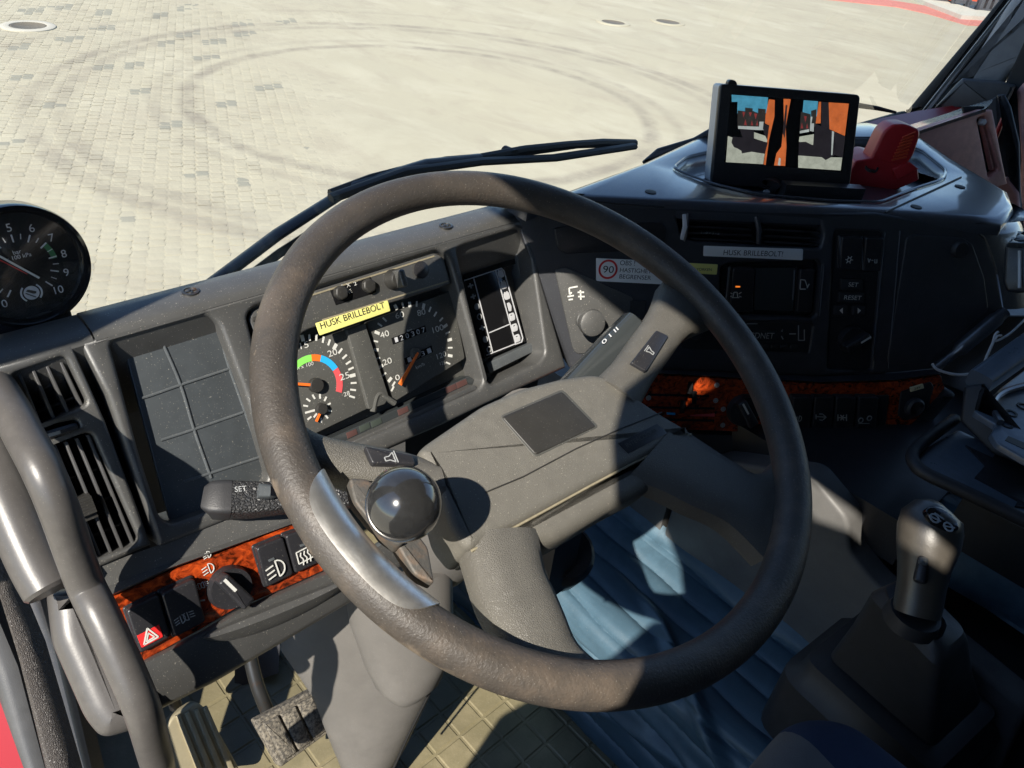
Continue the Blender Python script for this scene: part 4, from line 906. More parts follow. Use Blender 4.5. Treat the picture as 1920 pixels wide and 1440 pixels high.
mb = MB(); arcband(mb, GP, gc, .0222, .0262, ga(8.1), ga(7.0), go - .0001); mb.obj('green_sector', mat('gauge_green', (.03, .16, .06), .6), gau)
mb = MB(); a = Vector(GP.uv(72, 520, go)); b = Vector(GP.uv(-30, 464, go)); strokes2(mb, GP, [(a, b)], go + .002, .0016, .0006); mb.obj('needle', M['white'], gau)
mb = MB(); a = Vector(GP.uv(50, 513, go)); b = Vector(GP.uv(-30, 472, go)); strokes2(mb, GP, [(a, b)], go + .0012, .0007, .0005); mb.obj('red_needle', M['redink'], gau)
MB().lathe(GP.p, gN, [(gr * .87, -.0045), (gr * .87, -.004), (0, -.0038)], 40).obj('cover_glass', M['lens'], gau)
MB().box(GP.W(-.005, -gr - .004, -.020), .028, .012, .014, (GP.u, GP.v, GP.N)).obj('bracket', M['black'], gau)
MB().box(GP.W(.012, -gr - .016, -.024), .010, .018, .010, (GP.u, GP.v, GP.N)).obj('bracket', M['black'], gau)
tag(MB().tube(smooth_path([GP.W(-.02, -gr - .01, -.02), GP.W(-.012, -gr - .03, -.01), GP.W(-.03, -gr - .06, -.02), GP.W(-.06, -gr - .09, -.03)], 6), .003, 8).obj('gauge_hose', M['rubber'], gau))

# ------------------------------------------------------------------ grab handle, pillar and door trim on the left
HX = Xp(.062)
hp = [HX.P(x - 3, y) for x, y in ((-95, 640), (-50, 672), (-14, 712), (20, 765), (50, 820), (82, 880), (112, 950), (143, 1040), (165, 1100), (190, 1150), (230, 1236), (268, 1325), (290, 1400), (300, 1440), (306, 1500))]
grab = tag(MB().tube(smooth_path(hp, 5), .0130, 22).obj('grab_handle', M['handle']), 'thick grey plastic grab handle curving down along the left edge', 'grab handle')
pt_ = thing('pillar_trim', at(60, 1000, .66), 'speckled grey door pillar trim behind the grab handle at lower left', 'trim')
MB().tube(smooth_path([at(-75, 690, .62), at(-25, 830, .605), at(22, 950, .595), at(66, 1050, .59), at(98, 1108, .588)], 6), [.0195] * 24 + [.017], 18).obj('upper_moulding', M['handle'], pt_)
def campl(px, py, z, yaw=0, tau=0):
    n_ = -ray(px, py).normalized(); u_ = Vector((0, 0, 1)).cross(n_).normalized(); return Pl(at(px, py, z) - OFF, n_, u_)
cp = campl(150, 1250, .60)
MB().slab(cp, rnd(px2(cp, [(84, 1104), (165, 1094), (228, 1180), (300, 1345), (250, 1372), (192, 1388), (160, 1350), (96, 1205)]), .008), 0, .06, .018, 6).obj('end_cap', M['handle'], pt_)
def strip(name, pts_l, pts_r, z, m, par, bulge=.006):
    rings = []
    for a, b in zip(pts_l, pts_r):
        A, B = at(*a, z), at(*b, z); n_ = -CF; rings.append([A + CF * .02, A, A * .75 + B * .25 + n_ * bulge, A * .5 + B * .5 + n_ * bulge * 1.3, A * .25 + B * .75 + n_ * bulge, B, B + CF * .02])
    return MB().loft(rings, True, True, True).obj(name, m, par)
ds = thing('door_sill_trim', at(40, 1300, .74), 'textured dark door aperture trim strips at the lower left corner', 'door trim')
strip('leather_strip', [(-60, 900), (0, 1105), (35, 1230), (88, 1450), (120, 1560)], [(-10, 900), (18, 1110), (62, 1215), (128, 1440), (160, 1560)], .74, M['leatherette'], ds)
strip('inner_channel', [(-10, 900), (14, 1090), (66, 1215), (130, 1445), (170, 1560)], [(40, 900), (80, 1110), (130, 1260), (172, 1440), (200, 1560)], .78, M['black'], ds, -.004)
strip('outer_strip', [(-160, 900), (-70, 1130), (-16, 1270), (44, 1440), (80, 1560)], [(-80, 900), (-8, 1150), (34, 1250), (84, 1440), (120, 1560)], .77, M['trim'], ds)
tag(strip('door_sill', [(-300, 900), (-260, 1150), (-200, 1270), (-160, 1440), (-100, 1560)], [(-100, 900), (-38, 1150), (0, 1300), (62, 1440), (100, 1560)], .82, M['redpaint'], None, .004), 'glossy red painted door sill at the lower left corner', 'door sill')

# ------------------------------------------------------------------ floor, pedals
fm = thing('floor_mat', pp(.42, .55, -1.05), 'olive rubber floor mat with square raised studs under the pedals', 'floor mat')
MB().box(pp(.34, .50, -1.045), .36, .42, .006).obj('base', M['mat'], fm)
mb = MB()
for i in range(-2, 11):
    for j in range(-3, 12):
        x = .28 + i * .0435; y = .225 + j * .0435; mb.loft([[pp(x + a, y + b, -1.040) for a, b in ((-.0215, -.0215), (.0215, -.0215), (.0215, .0215), (-.0215, .0215))], [pp(x + a, y + b, -1.0375) for a, b in ((-.0185, -.0185), (.0185, -.0185), (.0185, .0185), (-.0185, .0185))]], False, True)
mb.obj('stud', M['mat'], fm)['kind'] = 'stuff'
bn_, bu_ = facing(8, 38); BP = Pl(at(550, 1362, .955) - OFF, bn_, bu_)
br = thing('brake_pedal', BP.p, 'square worn rubber brake pedal with three grooves on a steel arm', 'pedal')
qd = [(478, 1352), (590, 1292), (622, 1370), (527, 1440)]
MB().slab(BP, rnd(px2(BP, qd), .004), 0, .014, .003).obj('pad_frame', M['pedal'], br)
def lerp(a, b, t_): return (a[0] + (b[0] - a[0]) * t_, a[1] + (b[1] - a[1]) * t_)
for k in range(3):
    t0, t1 = .08 + k * .29, .33 + k * .29
    MB().slab(BP, rnd(px2(BP, [lerp(lerp(qd[0], qd[1], t0), lerp(qd[3], qd[2], t0), .1), lerp(lerp(qd[0], qd[1], t1), lerp(qd[3], qd[2], t1), .1), lerp(lerp(qd[0], qd[1], t1), lerp(qd[3], qd[2], t1), .9), lerp(lerp(qd[0], qd[1], t0), lerp(qd[3], qd[2], t0), .9)]), .002), .005, .005, .002).obj('rubber_rib', M['pedal'], br)
MB().tube(smooth_path([at(462, 1180, .96), at(470, 1235, .962), at(484, 1290, .965), at(508, 1350, .975)], 5), .0085, 12).obj('arm', M['darksteel'], br)
an_, au_ = facing(8, 40); AP = Pl(at(380, 1380, .965) - OFF, an_, au_)
ac = thing('clutch_pedal', AP.p, 'dusty pale ribbed foot pedal partly in shade left of the brake pedal', 'pedal')
MB().slab(AP, rnd(px2(AP, [(318, 1345), (368, 1313), (388, 1330), (455, 1450), (330, 1480), (300, 1400)]), .012), 0, .014, .004).obj('plate', M['alu'], ac)
for k in range(4):
    x = 328 + k * 17; MB().slab(AP, px2(AP, [(x, 1342 - k * 5), (x + 8, 1338 - k * 5), (x + 50 + k * 3, 1440), (x + 40 + k * 3, 1445)]), .004, .006, .0015).obj('rib', M['alu'], ac)
MB().tube([at(330, 1325, 1.0), at(300, 1240, .96)], .008, 10).obj('arm', M['darksteel'], ac)
MB().loft([[at(x, y, 1.12) for x, y in ((440, 1195), (525, 1200), (522, 1262), (440, 1290))], [at(x, y, 1.16) for x, y in ((440, 1195), (525, 1200), (522, 1262), (440, 1290))]]).obj('footwell_box', M['black'], dash)

# ------------------------------------------------------------------ engine step, blanket, tunnel
def quilt(name, path, y0, y1, sp, label, fold=None, ns=260, ny_=220):
    """quilted sheet: path = list of (x, z); stitched lines run fore and aft."""
    seg = [0.]
    for (xa, za), (xb, zb) in zip(path, path[1:]): seg.append(seg[-1] + math.hypot(xb - xa, zb - za))
    v = []; f = []
    for j in range(ny_ + 1):
        y = y0 + (y1 - y0) * j / ny_
        for i in range(ns + 1):
            q = seg[-1] * i / ns; k = max(m for m in range(len(path) - 1) if seg[m] <= q + 1e-9); t_ = (q - seg[k]) / (seg[k + 1] - seg[k])
            x = path[k][0] + (path[k + 1][0] - path[k][0]) * t_; z = path[k][1] + (path[k + 1][1] - path[k][1]) * t_
            dx, dz = path[k + 1][0] - path[k][0], path[k + 1][1] - path[k][1]; l_ = math.hypot(dx, dz); nx_, nz_ = -dz / l_, dx / l_
            ph = ((q + .006 * math.sin(y * 9) + .003 * math.sin(y * 31 + q * 20)) / sp) % 1.0
            h = .0056 * (1 - abs(2 * ph - 1) ** 3.2)
            h += .0045 * math.sin(q * 17 + y * 11) * math.sin(y * 13 - q * 5) + .0012 * math.sin(q * 41 + 2 * math.sin(y * 17)) * math.sin(y * 37 + q * 9)
            if fold: h += fold(q, y)
            v.append(pp(x + nx_ * h, y, z + nz_ * h))
    for j in range(ny_):
        for i in range(ns): a = j * (ns + 1) + i; f.append((a, a + 1, a + ns + 2, a + ns + 1))
    return tag(MB().add(v, f).obj(name, M['blanket']), label, 'cover mat')
arc = [(.585 + .03 * (1 - math.cos(a)), -.868 + .03 * math.sin(a)) for a in np.linspace(0, math.pi / 2, 7)]
def fold1(q, y):
    h = .014 * math.exp(-((q - .235 - (y - .25) * .5) / .010) ** 2) * max(0, min(1, (y - .02) / .08)) * max(0, min(1, (.34 - y) / .06))
    h += .007 * math.exp(-((q - .15 + y * .25) / .012) ** 2) * (1 if y < .3 else 0) + .006 * math.exp(-((q - .09 - y * .2) / .010) ** 2)
    return h
quilt('quilted_mat', [(.578, -1.04), (.583, -.95)] + arc + [(.72, -.836), (.75, -.828), (.775, -.80)], -.25, .66, .0405, 'blue-grey quilted vinyl mat on the floor step beside the driver, partly sunlit', fold1)
quilt('quilted_mat', [(.862, -.68), (.885, -.602), (1.2, -.600), (1.75, -.600)], -.9, .24, .058, 'dark blue quilted vinyl mat on the engine cover right of the gear lever')
tun = thing('engine_tunnel', pp(1.1, .1, -.85), 'grey plastic engine tunnel side below the centre console', 'engine cover')
XT = Xp(.765)
MB().slab(XT, rnd([(-.375, -.93), (-.375, -.655), (-.30, -.615), (-.215, -.573), (-.158, -.600), (-.142, -.640), (-.10, -.66), (.08, -.69), (.12, -.93)], .012), 0, .035, .006).obj('side_panel', M['tunnel'], tun)
MB().box(pp(.785, .52, -.80), .020, .138, .14).obj('front_panel', M['tunnel'], tun)
MB().box(pp(1.3, .0, -.83), .50, .62, .11).obj('top_cover', M['boot'], tun)
MB().box(pp(1.3, .36, -.62), .50, .26, .03).obj('front_shelf', M['black'], tun)

# ================================================================== centre console (turned towards the driver)
def cpx(pts, off=0.): return px2(C, pts, off)
con_out = [(952, 372), (1000, 383), (1245, 388), (1500, 399), (1645, 399), (1826, 428), (1848, 446), (1868, 500), (1882, 578), (1840, 622), (1757, 692), (1680, 700), (1540, 706), (1205, 692), (1068, 690)]
hv = rnd(cpx([(1268, 398), (1400, 404), (1538, 412), (1545, 440), (1538, 466), (1410, 460), (1300, 452), (1276, 440)]), .004)
hr = rnd(cpx([(1352, 500), (1365, 494), (1532, 488), (1541, 496), (1531, 590), (1522, 596), (1362, 590), (1350, 580)]), .004)
hrad = rnd(cpx([(1282, 606), (1516, 606), (1524, 612), (1516, 660), (1280, 652)]), .003)
hcol = rnd(cpx([(1566, 432), (1652, 434), (1658, 440), (1636, 692), (1628, 696), (1552, 692)]), .004)
MB().plate(C, cpx(con_out), [hv, hr, hrad, hcol], 0, .03, .004, .03).obj('console_face', M['dash_dark'], dash)
MB().slab(C, cpx([(1240, 380), (1680, 420), (1660, 710), (1240, 700)], -.031), -.031, .005).obj('console_backing', M['rubber'], dash)
# vent pair
cv = thing('console_vent', C.P(1405, 432), 'pair of black louvred air vents at the top of the centre console', 'air vent')
for a, b in (((1290, 412), (1408, 418)), ((1288, 424), (1408, 430)), ((1290, 436), (1410, 442)), ((1292, 447), (1412, 453)), ((1432, 418), (1534, 424)), ((1432, 430), (1536, 436)), ((1434, 442), (1536, 448)), ((1434, 453), (1534, 459))):
    A, B = Vector(C.uv(*a, -.006)), Vector(C.uv(*b, -.006)); d = (B - A).normalized(); nn = Vector((-d.y, d.x)) * .0013
    MB().slab(C, [tuple(A - nn), tuple(B - nn), tuple(B + nn), tuple(A + nn)], -.005, .014, .0006).obj('slat', M['black'], cv)
for x0, y0, x1, y1, nm, m in ((1284, 402, 1279, 448, 'chrome_wheel', 'silver'), (1418, 406, 1422, 456, 'centre_post', 'dash_dark')):
    MB().tube([C.P(x0, y0, -.001), C.P((x0 + x1) / 2 + 3, (y0 + y1) / 2, .003), C.P(x1, y1, -.001)], .0032, 8).obj(nm, M[m], cv)
MB().tube([C.P(1290, 400, .001), C.P(1288, 425, .003), C.P(1284, 452, .001)], .0022, 8).obj('side_post', M['dash_dark'], cv)
mb = MB(); text(mb, '1 - 0 + 3 - 2', C, (1314, 438), (1348, 440), 5, .0006, .0004); mb.obj('lettering', M['grey_print'], cv)
# stickers on the console
st = pslab('label_tape', C, [(1320, 461), (1506, 467), (1505, 488), (1319, 480)], .0012, .0012, M['wtape'], None, .0002, .0014)
tag(st, 'white label tape reading HUSK BRILLEBOLT! stuck below the console vents', 'label')
mb = MB(); text(mb, 'HUSK BRILLEBOLT!', C, (1356, 478), (1467, 481), 10, .0013, .0003); mb.obj('lettering', M['ink'], st)
st = pslab('label_tape', C, [(1286, 493), (1346, 496), (1344, 515), (1286, 512)], .0012, .0012, M['yellow'], None, .0002, .0012)
tag(st, 'small yellow label tape left of the beacon switch, half hidden by the wheel rim', 'label')
mb = MB(); text(mb, 'E YORKEN', C, (1300, 507), (1334, 508), 5, .0013, .0003); mb.obj('lettering', M['ink'], st)
st = pslab('warning_sticker', C, [(1118, 484), (1262, 491), (1258, 534), (1118, 527)], .0010, .001, M['wtape'], None, .0002, .0008)
tag(st, 'white speed limiter sticker with red-ringed 90, seen under the top of the wheel rim', 'sticker')
sc0 = Vector(C.uv(1140, 505, .0011)); mb = MB(); arcband(mb, C, sc0, .0094, .0118, 0, 2 * math.pi, .0011, .0003, 40); mb.obj('red_ring', M['redink'], st)
mb = MB(); text(mb, '90', C, (1130, 511), (1150, 512), 13, .0011, .0003)
text(mb, 'OBS !', C, (1162, 497), (1190, 498), 9, .0011, .0003); text(mb, 'HASTIGHETS', C, (1162, 510), (1226, 513), 8, .0011, .0003); text(mb, 'BEGRENSER', C, (1161, 522), (1220, 525), 8, .0011, .0003); mb.obj('lettering', M['ink'], st)
st = pslab('white_marker', C, [(1203, 424), (1220, 426), (1219, 444), (1203, 442)], .001, .001, M['wtape'], None, .0002); tag(st, 'small square white marker on the console behind the wheel rim', 'label')
# recessed switch panel with two rocker switches
sp0 = thing('switch_panel', C.P(1450, 545, -.012), 'dark recessed switch panel on the centre console between two rocker switches', 'panel')
pslab('panel', C, [(1350, 492), (1536, 484), (1526, 598), (1348, 592)], -.010, .004, M['gloss'], sp0, 0)
pslab('cover', C, [(1416, 502), (1492, 502), (1488, 584), (1414, 582)], -.004, .006, M['lcd'], sp0, .001, .002)
q1 = rocker('black beacon rocker switch with amber lamp on the centre console', C.shifted(-.008), [(1369, 500), (1410, 501), (1408, 584), (1364, 582)], None, .003); q1['group'] = RG
CS = C.shifted(-.008); cso = .0068
pslab('amber_lamp', CS, [(1379, 533), (1388, 533), (1388, 539), (1379, 539)], cso + .001, .001, M['orangel'], q1, .0002)
mb = MB(); bars(mb, CS, [((1374, 557), (1376, 548)), ((1376, 548), (1382, 548)), ((1382, 548), (1383, 557)), ((1372, 558), (1386, 558)), ((1369, 549), (1373, 551)), ((1369, 556), (1372, 555)), ((1385, 551), (1390, 548)), ((1386, 555), (1390, 557))], cso + .001, .0009); mb.obj('symbol', M['white'], q1)
q2 = rocker('black rocker switch with tipper symbol at the right of the console recess', CS, [(1494, 502), (1522, 502), (1518, 584), (1490, 583)], None, .003); q2['group'] = RG
mb = MB(); bars(mb, CS, [((1500, 541), (1501, 524)), ((1501, 524), (1509, 525)), ((1509, 525), (1514, 539)), ((1500, 542), (1510, 542)), ((1513, 540), (1517, 532))], cso + .001, .001); mb.obj('symbol', M['white'], q2)
pslab('edge_bar', C, [(1541, 496), (1545, 496), (1537, 592), (1533, 592)], .001, .003, M['dash_dark'], dash, .0008)
for x0, y0, x1, y1 in ((1545, 497, 1537, 592), (1660, 436, 1636, 676), (1688, 433, 1666, 692), (1575, 443, 1577, 502), (1616, 445, 1618, 505), (1490, 506, 1487, 562), (1367, 502, 1362, 560), (1400, 598, 1460, 599)):
    MB().tube([C.P(x0, y0, .0005), C.P((x0 + x1) / 2, (y0 + y1) / 2, .0015), C.P(x1, y1, .0005)], .0011, 8).obj('edge_highlight_bead', M['edge'], dash)  # beads added to draw the highlight lines of bevelled edges
# radio
rad_ = thing('car_radio', C.P(1400, 632), 'black car radio with dim segment display in the centre console', 'radio')
pslab('front', C, [(1278, 604), (1522, 604), (1516, 662), (1276, 655)], -.001, .02, M['black'], rad_, .0012, .002)
pslab('display_window', C, [(1392, 618), (1458, 619), (1455, 640), (1390, 639)], .0, .002, M['lcd'], rad_, .0003)
mb = MB(); text(mb, 'SCDNET', C, (1398, 634), (1450, 635), 11, .0002, .0003); text(mb, 'd', C, (1464, 622), (1467, 622), 5, .0002, .0003); mb.obj('display_text', M['grey_print'], rad_)
mb = MB(); bars(mb, C, [((1480, 626), (1492, 626)), ((1497, 610), (1497, 638)), ((1497, 638), (1508, 638)), ((1508, 638), (1508, 618)), ((1400, 607), (1420, 607)), ((1465, 630), (1468, 636))], .0003, .0010); mb.obj('print', M['grey_print'], rad_)
mb = MB()
for k in range(6): mb.slab(C, rnd(cpx([(1392 + k * 18, 646), (1405 + k * 18, 646), (1404 + k * 18, 653), (1391 + k * 18, 653)]), .001), .001, .003, .0006)
mb.obj('preset_keys', M['boot'], rad_)
MB().lathe(C.P(1300, 622), C.N, [(.008, -.001), (.008, .010), (.007, .012), (0, .012)], 20).obj('volume_knob', M['boot'], rad_)
# right-hand button column
colp = thing('button_column', C.P(1604, 560), 'narrow black console column with SET and RESET buttons and arrow keys', 'control panel')
pslab('panel', C, [(1550, 428), (1662, 430), (1640, 700), (1544, 696)], -.006, .004, M['black'], colp, 0)
D_ = C.shifted(-.004)
q3 = rocker('black rocker switch with snowflake symbol at the top of the button column', D_, [(1572, 442), (1612, 443), (1610, 506), (1570, 504)], None, .003); q3['group'] = RG
sn = Vector(D_.uv(1592, 487, .007)); mb = MB()
for k in range(6): a = k * math.pi / 3 + .5; d = Vector((math.cos(a), math.sin(a))); e = Vector((math.cos(a + math.pi / 3), math.sin(a + math.pi / 3))); strokes2(mb, D_, [(sn + d * .0026, sn + e * .0026), (sn + (d + e).normalized() * .0024, sn + (d + e).normalized() * .0052)], .007, .0009)
mb.obj('symbol', M['white'], q3)
q4 = rocker('black rocker switch with heater symbol right of the snowflake switch', D_, [(1616, 443), (1650, 443), (1646, 508), (1614, 507)], None, .003); q4['group'] = RG
mb = MB(); bars(mb, D_, [((1627, 484), (1629, 492)), ((1629, 492), (1632, 485)), ((1634, 488), (1637, 488)), ((1640, 486), (1640, 493)), ((1640, 493), (1644, 493)), ((1644, 493), (1644, 486))], .007, .0009); mb.obj('symbol', M['grey_print'], q4)
for nm, s_, pts in (('set_button', 'SET', [(1578, 522), (1620, 523), (1618, 545), (1577, 544)]), ('reset_button', 'RESET', [(1574, 548), (1622, 549), (1620, 568), (1573, 567)])):
    b = pslab(nm, D_, pts, .003, .006, M['boot'], colp, .001, .0015); mb = MB(); x0 = pts[0][0] + (12 if s_ == 'SET' else 8); x1 = pts[1][0] - (12 if s_ == 'SET' else 8); ym = (pts[0][1] + pts[3][1]) / 2 + 4
    text(mb, s_, D_, (x0, ym), (x1, ym + 1), 8, .0031, .0003); mb.obj('lettering', M['white'], b)
for x, s_ in ((1574, -1), (1608, 1)):
    b = pslab('arrow_key', D_, [(x - 8, 573), (x + 16, 573), (x + 15, 592), (x - 9, 591)], .003, .006, M['boot'], colp, .001, .0015)
    mb = MB(); mb.slab(D_, cpx([(x + 3 + 3 * s_, 582), (x + 3 - 3 * s_, 577), (x + 3 - 3 * s_, 588)], -.001), .0034, .0003); mb.obj('arrow', M['white'], b)
kn = rotary('temperature_knob', 'round black knob with white pointer at the bottom of the button column', D_, (1596, 636), .0175, None, R(35), .0035)
# glovebox lid and small end fittings
pslab('glovebox_lid', C, [(1700, 446), (1712, 440), (1806, 446), (1824, 458), (1846, 520), (1854, 580), (1742, 680), (1668, 684), (1664, 676)], .002, .004, M['dash_dark'], dash, .0015, .004)
MB().lathe(C.P(1797, 467, .002), C.N, [(.011, 0), (.011, .004), (.009, .007), (0, .007)], 20).obj('glovebox_latch', M['boot'], dash)
# knob panel at the left end of the console
kp = thing('work_lamp_panel', C.P(1100, 590), 'small sunlit dark panel with a round pull knob right of the display', 'control panel')
pslab('panel', C, [(1040, 506), (1060, 500), (1186, 556), (1190, 575), (1186, 660), (1082, 664), (1074, 655)], .002, .006, M['dash'], kp, .0015, .004)
cc = C.P(1104, 592, .002); MB().lathe(C.P(1094, 600, .002), (cc - C.P(1094, 600, .002)).normalized() * .2 + C.N, [(.0105, 0), (.0105, .004), (.0085, .006), (.0085, .016), (.0155, .020), (.0165, .026), (.0155, .030), (.012, .0315), (0, .032)], 32).obj('pull_knob', M['dash'], kp)
mb = MB(); bars(mb, C, [((1067, 540), (1083, 537)), ((1067, 540), (1068, 552)), ((1064, 556), (1076, 554)), ((1066, 562), (1074, 561)), ((1083, 548), (1095, 548)), ((1084, 556), (1096, 556)), ((1088, 544), (1089, 562)), ((1068, 552), (1072, 548))], .0024, .0018); mb.obj('symbol', M['white'], kp)
pslab('blank_switch', C, [(1142, 556), (1216, 560), (1214, 640), (1142, 640)], -.001, .004, M['black'], dash, .001, .002)
pslab('switch_blank_cap', C, [(1180, 562), (1212, 564), (1210, 600), (1179, 598)], .002, .004, M['boot'], dash, .001, .002)
pslab('upper_bezel', C, [(1038, 428), (1070, 422), (1240, 416), (1250, 430), (1246, 470), (1060, 476), (1046, 468)], .002, .005, M['black'], dash, .0015, .004)

# wood strip of the console with heater controls and switches
E2 = C.shifted(.012)
MB().loft([[C.P(x, y, o) for x, y, o in ((1068, 689, -.002), (1205, 691, -.002), (1540, 705, -.002), (1680, 699, -.002), (1758, 691, -.002))], [E2.P(x, y, 0) for x, y in ((1075, 697), (1205, 698), (1540, 716), (1680, 712), (1764, 700))], [E2.P(x, y, -.02) for x, y in ((1078, 702), (1205, 702), (1540, 720), (1680, 716), (1766, 704))]], False, False, False).obj('console_ledge', M['dash_dark'], dash)
wc = thing('wood_trim', E2.P(1450, 765), 'shaded burl wood strip with heater sliders below the centre console', 'trim strip')
pslab('strip', E2, [(1080, 702), (1205, 702), (1540, 720), (1690, 716), (1764, 704), (1772, 728), (1696, 812), (1620, 818), (1290, 806), (1080, 790)], -.001, .012, M['wood'], wc, .0008, .002)
for y0, y1, xa, xb in ((738, 741, 1215, 1330), (762, 764, 1215, 1340), (784, 787, 1215, 1340)):
    pslab('slot', E2, [(xa, y0), (xb, y1), (xb, y1 + 4), (xa, y0 + 4)], -.0004, .001, M['gloss'], wc, 0)
mb = MB(); mb.slab(E2, px2(E2, [(1250, 773), (1266, 774), (1266, 778), (1250, 777)]), .0004, .0006); mb.obj('blue_mark', M['lblue'], wc)
mb = MB(); mb.slab(E2, px2(E2, [(1294, 778), (1340, 775), (1340, 781), (1294, 780)]), .0004, .0006); mb.obj('red_mark', M['lred'], wc)
for x, y in ((1290, 732), (1298, 750), (1276, 768)):
    barloft([(E2.P(x, y, .0), .0022, .006), (E2.P(x + 2, y - 3, .012), .0022, .007), (E2.P(x + 4, y - 5, .020), .003, .008)], 'slider_lever', M['gloss'], wc, C.v)
mb = MB()
for x, y in ((1216, 746), (1344, 722), (1342, 751), (1355, 797), (1356, 767)): icon(mb, x, y, 'ring', E2, .0002, .8); icon(mb, x, y, 'dash', E2, .0003, .7)
mb.obj('print', M['grey_print'], wc)
fk = rotary('fan_knob', 'round black fan speed knob on the console wood strip, beside the rim', E2, (1392, 768), .0205, None, R(125), .0035)
for k, (x, lab) in enumerate(((1500, 'black seat heater rocker switch on the console wood strip, next to the wheel rim'), (1540, 'black rocker switch with diff lock arrow symbol, second from the rim'), (1580, 'black rocker switch with axle symbol, third from the wheel rim'), (1622, 'black rocker switch with two-wheel symbol, nearest the end of the wood strip'))):
    q_ = rocker(lab, E2, [(x - 18, 740), (x + 19, 741), (x + 15, 802), (x - 21, 801)], None, .003); q_['group'] = RG; mb = MB()
    if k == 0: lampsym(mb, E2, x - 2, 785, .0040, .008, 1, .0007)
    if k == 1: bars(mb, E2, [((x - 10, 781), (x + 8, 782)), ((x + 3, 777), (x + 9, 782)), ((x + 9, 782), (x + 3, 787)), ((x - 10, 777), (x - 10, 786)), ((x - 4, 776), (x + 2, 776)), ((x - 4, 787), (x + 2, 788))], .008, .0012)
    if k == 2: bars(mb, E2, [((x - 9, 777), (x - 9, 789)), ((x + 7, 777), (x + 7, 789)), ((x - 9, 783), (x + 7, 783)), ((x - 4, 778), (x + 2, 788)), ((x - 4, 788), (x + 2, 778))], .008, .0012)
    if k == 3: icon(mb, x - 8, 788, 'ring', E2, .008, .9); icon(mb, x + 8, 784, 'ring', E2, .008, .9); bars(mb, E2, [((x - 12, 794), (x + 8, 794))], .008, .0008)
    mb.obj('symbol', M['grey_print'], q_)
pslab('blank_switch', E2, [(1640, 742), (1668, 741), (1660, 802), (1634, 803)], .001, .006, M['black'], wc, .001, .002)
pslab('end_socket', E2, [(1690, 735), (1746, 716), (1752, 726), (1738, 770), (1700, 790), (1684, 780)], .001, .006, M['black'], wc, .0015, .003)
MB().lathe(E2.P(1712, 762, .001), C.N, [(.013, 0), (.013, .006), (.010, .009), (.009, .002), (0, .002)], 24).obj('lighter_socket', M['boot'], wc)
st = pslab('label_tape', E2, [(1707, 727), (1731, 720), (1733, 728), (1708, 735)], .003, .002, M['cream'], None, .0003, .0004); tag(st, 'tiny cream label above the socket at the right end of the wood strip', 'label')
mb = MB(); text(mb, '24V', E2, (1714, 731), (1726, 727), 4, .0031, .0003); mb.obj('lettering', M['ink'], st)
# below the wood strip
pslab('console_skirt', C, [(1068, 786), (1290, 803), (1620, 815), (1698, 808), (1775, 728), (1800, 740), (1700, 850), (1560, 868), (1420, 872), (1300, 850), (1068, 830)], .004, .08, M['dash_dark'], dash, .008, .01)
# console top with its recessed tray
top_out = [T.to2(C.P(x, y, .001)) for x, y in ((952, 376), (1000, 384), (1100, 385), (1245, 389), (1500, 400), (1645, 401), (1740, 414), (1822, 432))] + px2(T, [(1884, 414), (1908, 388), (1898, 360), (1865, 340), (1790, 296), (1740, 262), (1700, 240), (1620, 226), (1480, 232), (1330, 242), (1200, 302), (1062, 352), (990, 384)])
tray_h = rnd(px2(T, [(1272, 318), (1296, 298), (1345, 286), (1500, 262), (1640, 262), (1720, 282), (1764, 318), (1758, 334), (1700, 352), (1640, 376), (1560, 374), (1420, 362), (1335, 342)]), .012)
MB().plate(T, top_out, [tray_h], .0, .020, .013, .016).obj('console_top', M['top'], dash)
MB().slab(T, inset(tray_h if area(tray_h) > 0 else tray_h[::-1], -.006), -.0155, .006).obj('tray_floor', M['top'], dash)
tube_pts = [T.W(*q, .0012) for q in inset(tray_h if area(tray_h) > 0 else tray_h[::-1], -.007)]
MB().tube(tube_pts + [tube_pts[0]], .0016, 6).obj('tray_lip', M['top'], dash)
for (xa, ya), (xb, yb) in (((1660, 398), (1802, 332)), ((1062, 374), (1245, 388))):
    MB().tube([T.P(xa, ya, .0006), T.P((xa + xb) / 2, (ya + yb) / 2, .0006), T.P(xb, yb, .0006)], .0011, 6).obj('seam', M['rubber'], dash)
for x, y in ((1718, 388), (1800, 350), (1220, 360)):
    MB().lathe(T.P(x, y, .0003), (0, 0, 1), [(.007, -.002), (.007, .0006), (.005, .001), (0, .0008)], 16).obj('fixing', M['rubber'], dash)
# right end of the console
se = [(1826, 428), (1848, 446), (1868, 500), (1882, 580)]
A_ = [C.P(x, y, 0) for x, y in se]
ext = Vector((.30, .10, 0)); far = [p + Vector((.16, .03, -.0)) * (1 - .1 * i) for i, p in enumerate(A_)]
A_ = [T.W(*T.to2(C.P(1822, 432, .001)), -.006)] + A_; far = [T.P(1905, 384, -.004)] + far
rows_ = []
for k in range(9):
    t_ = k / 8; row = []
    for i, (a, b) in enumerate(zip(A_, far)):
        c1 = a + Vector((uC.x, uC.y, 0)) * .055; c2 = b - Vector((.02, .05, 0)); row.append(a * (1 - t_) ** 3 + c1 * 3 * t_ * (1 - t_) ** 2 + c2 * 3 * t_ * t_ * (1 - t_) + b * t_ ** 3)
    rows_.append(smooth_path(row, 3))
rows_.append([p + Vector((0, .2, 0)) for p in rows_[-1]])
MB().loft(rows_, False, False, False).obj('console_end', M['top'], dash, ang=60)
zslab_later = [(1740, 694), (1884, 590), (1990, 590), (1990, 820), (1800, 870), (1690, 864)]
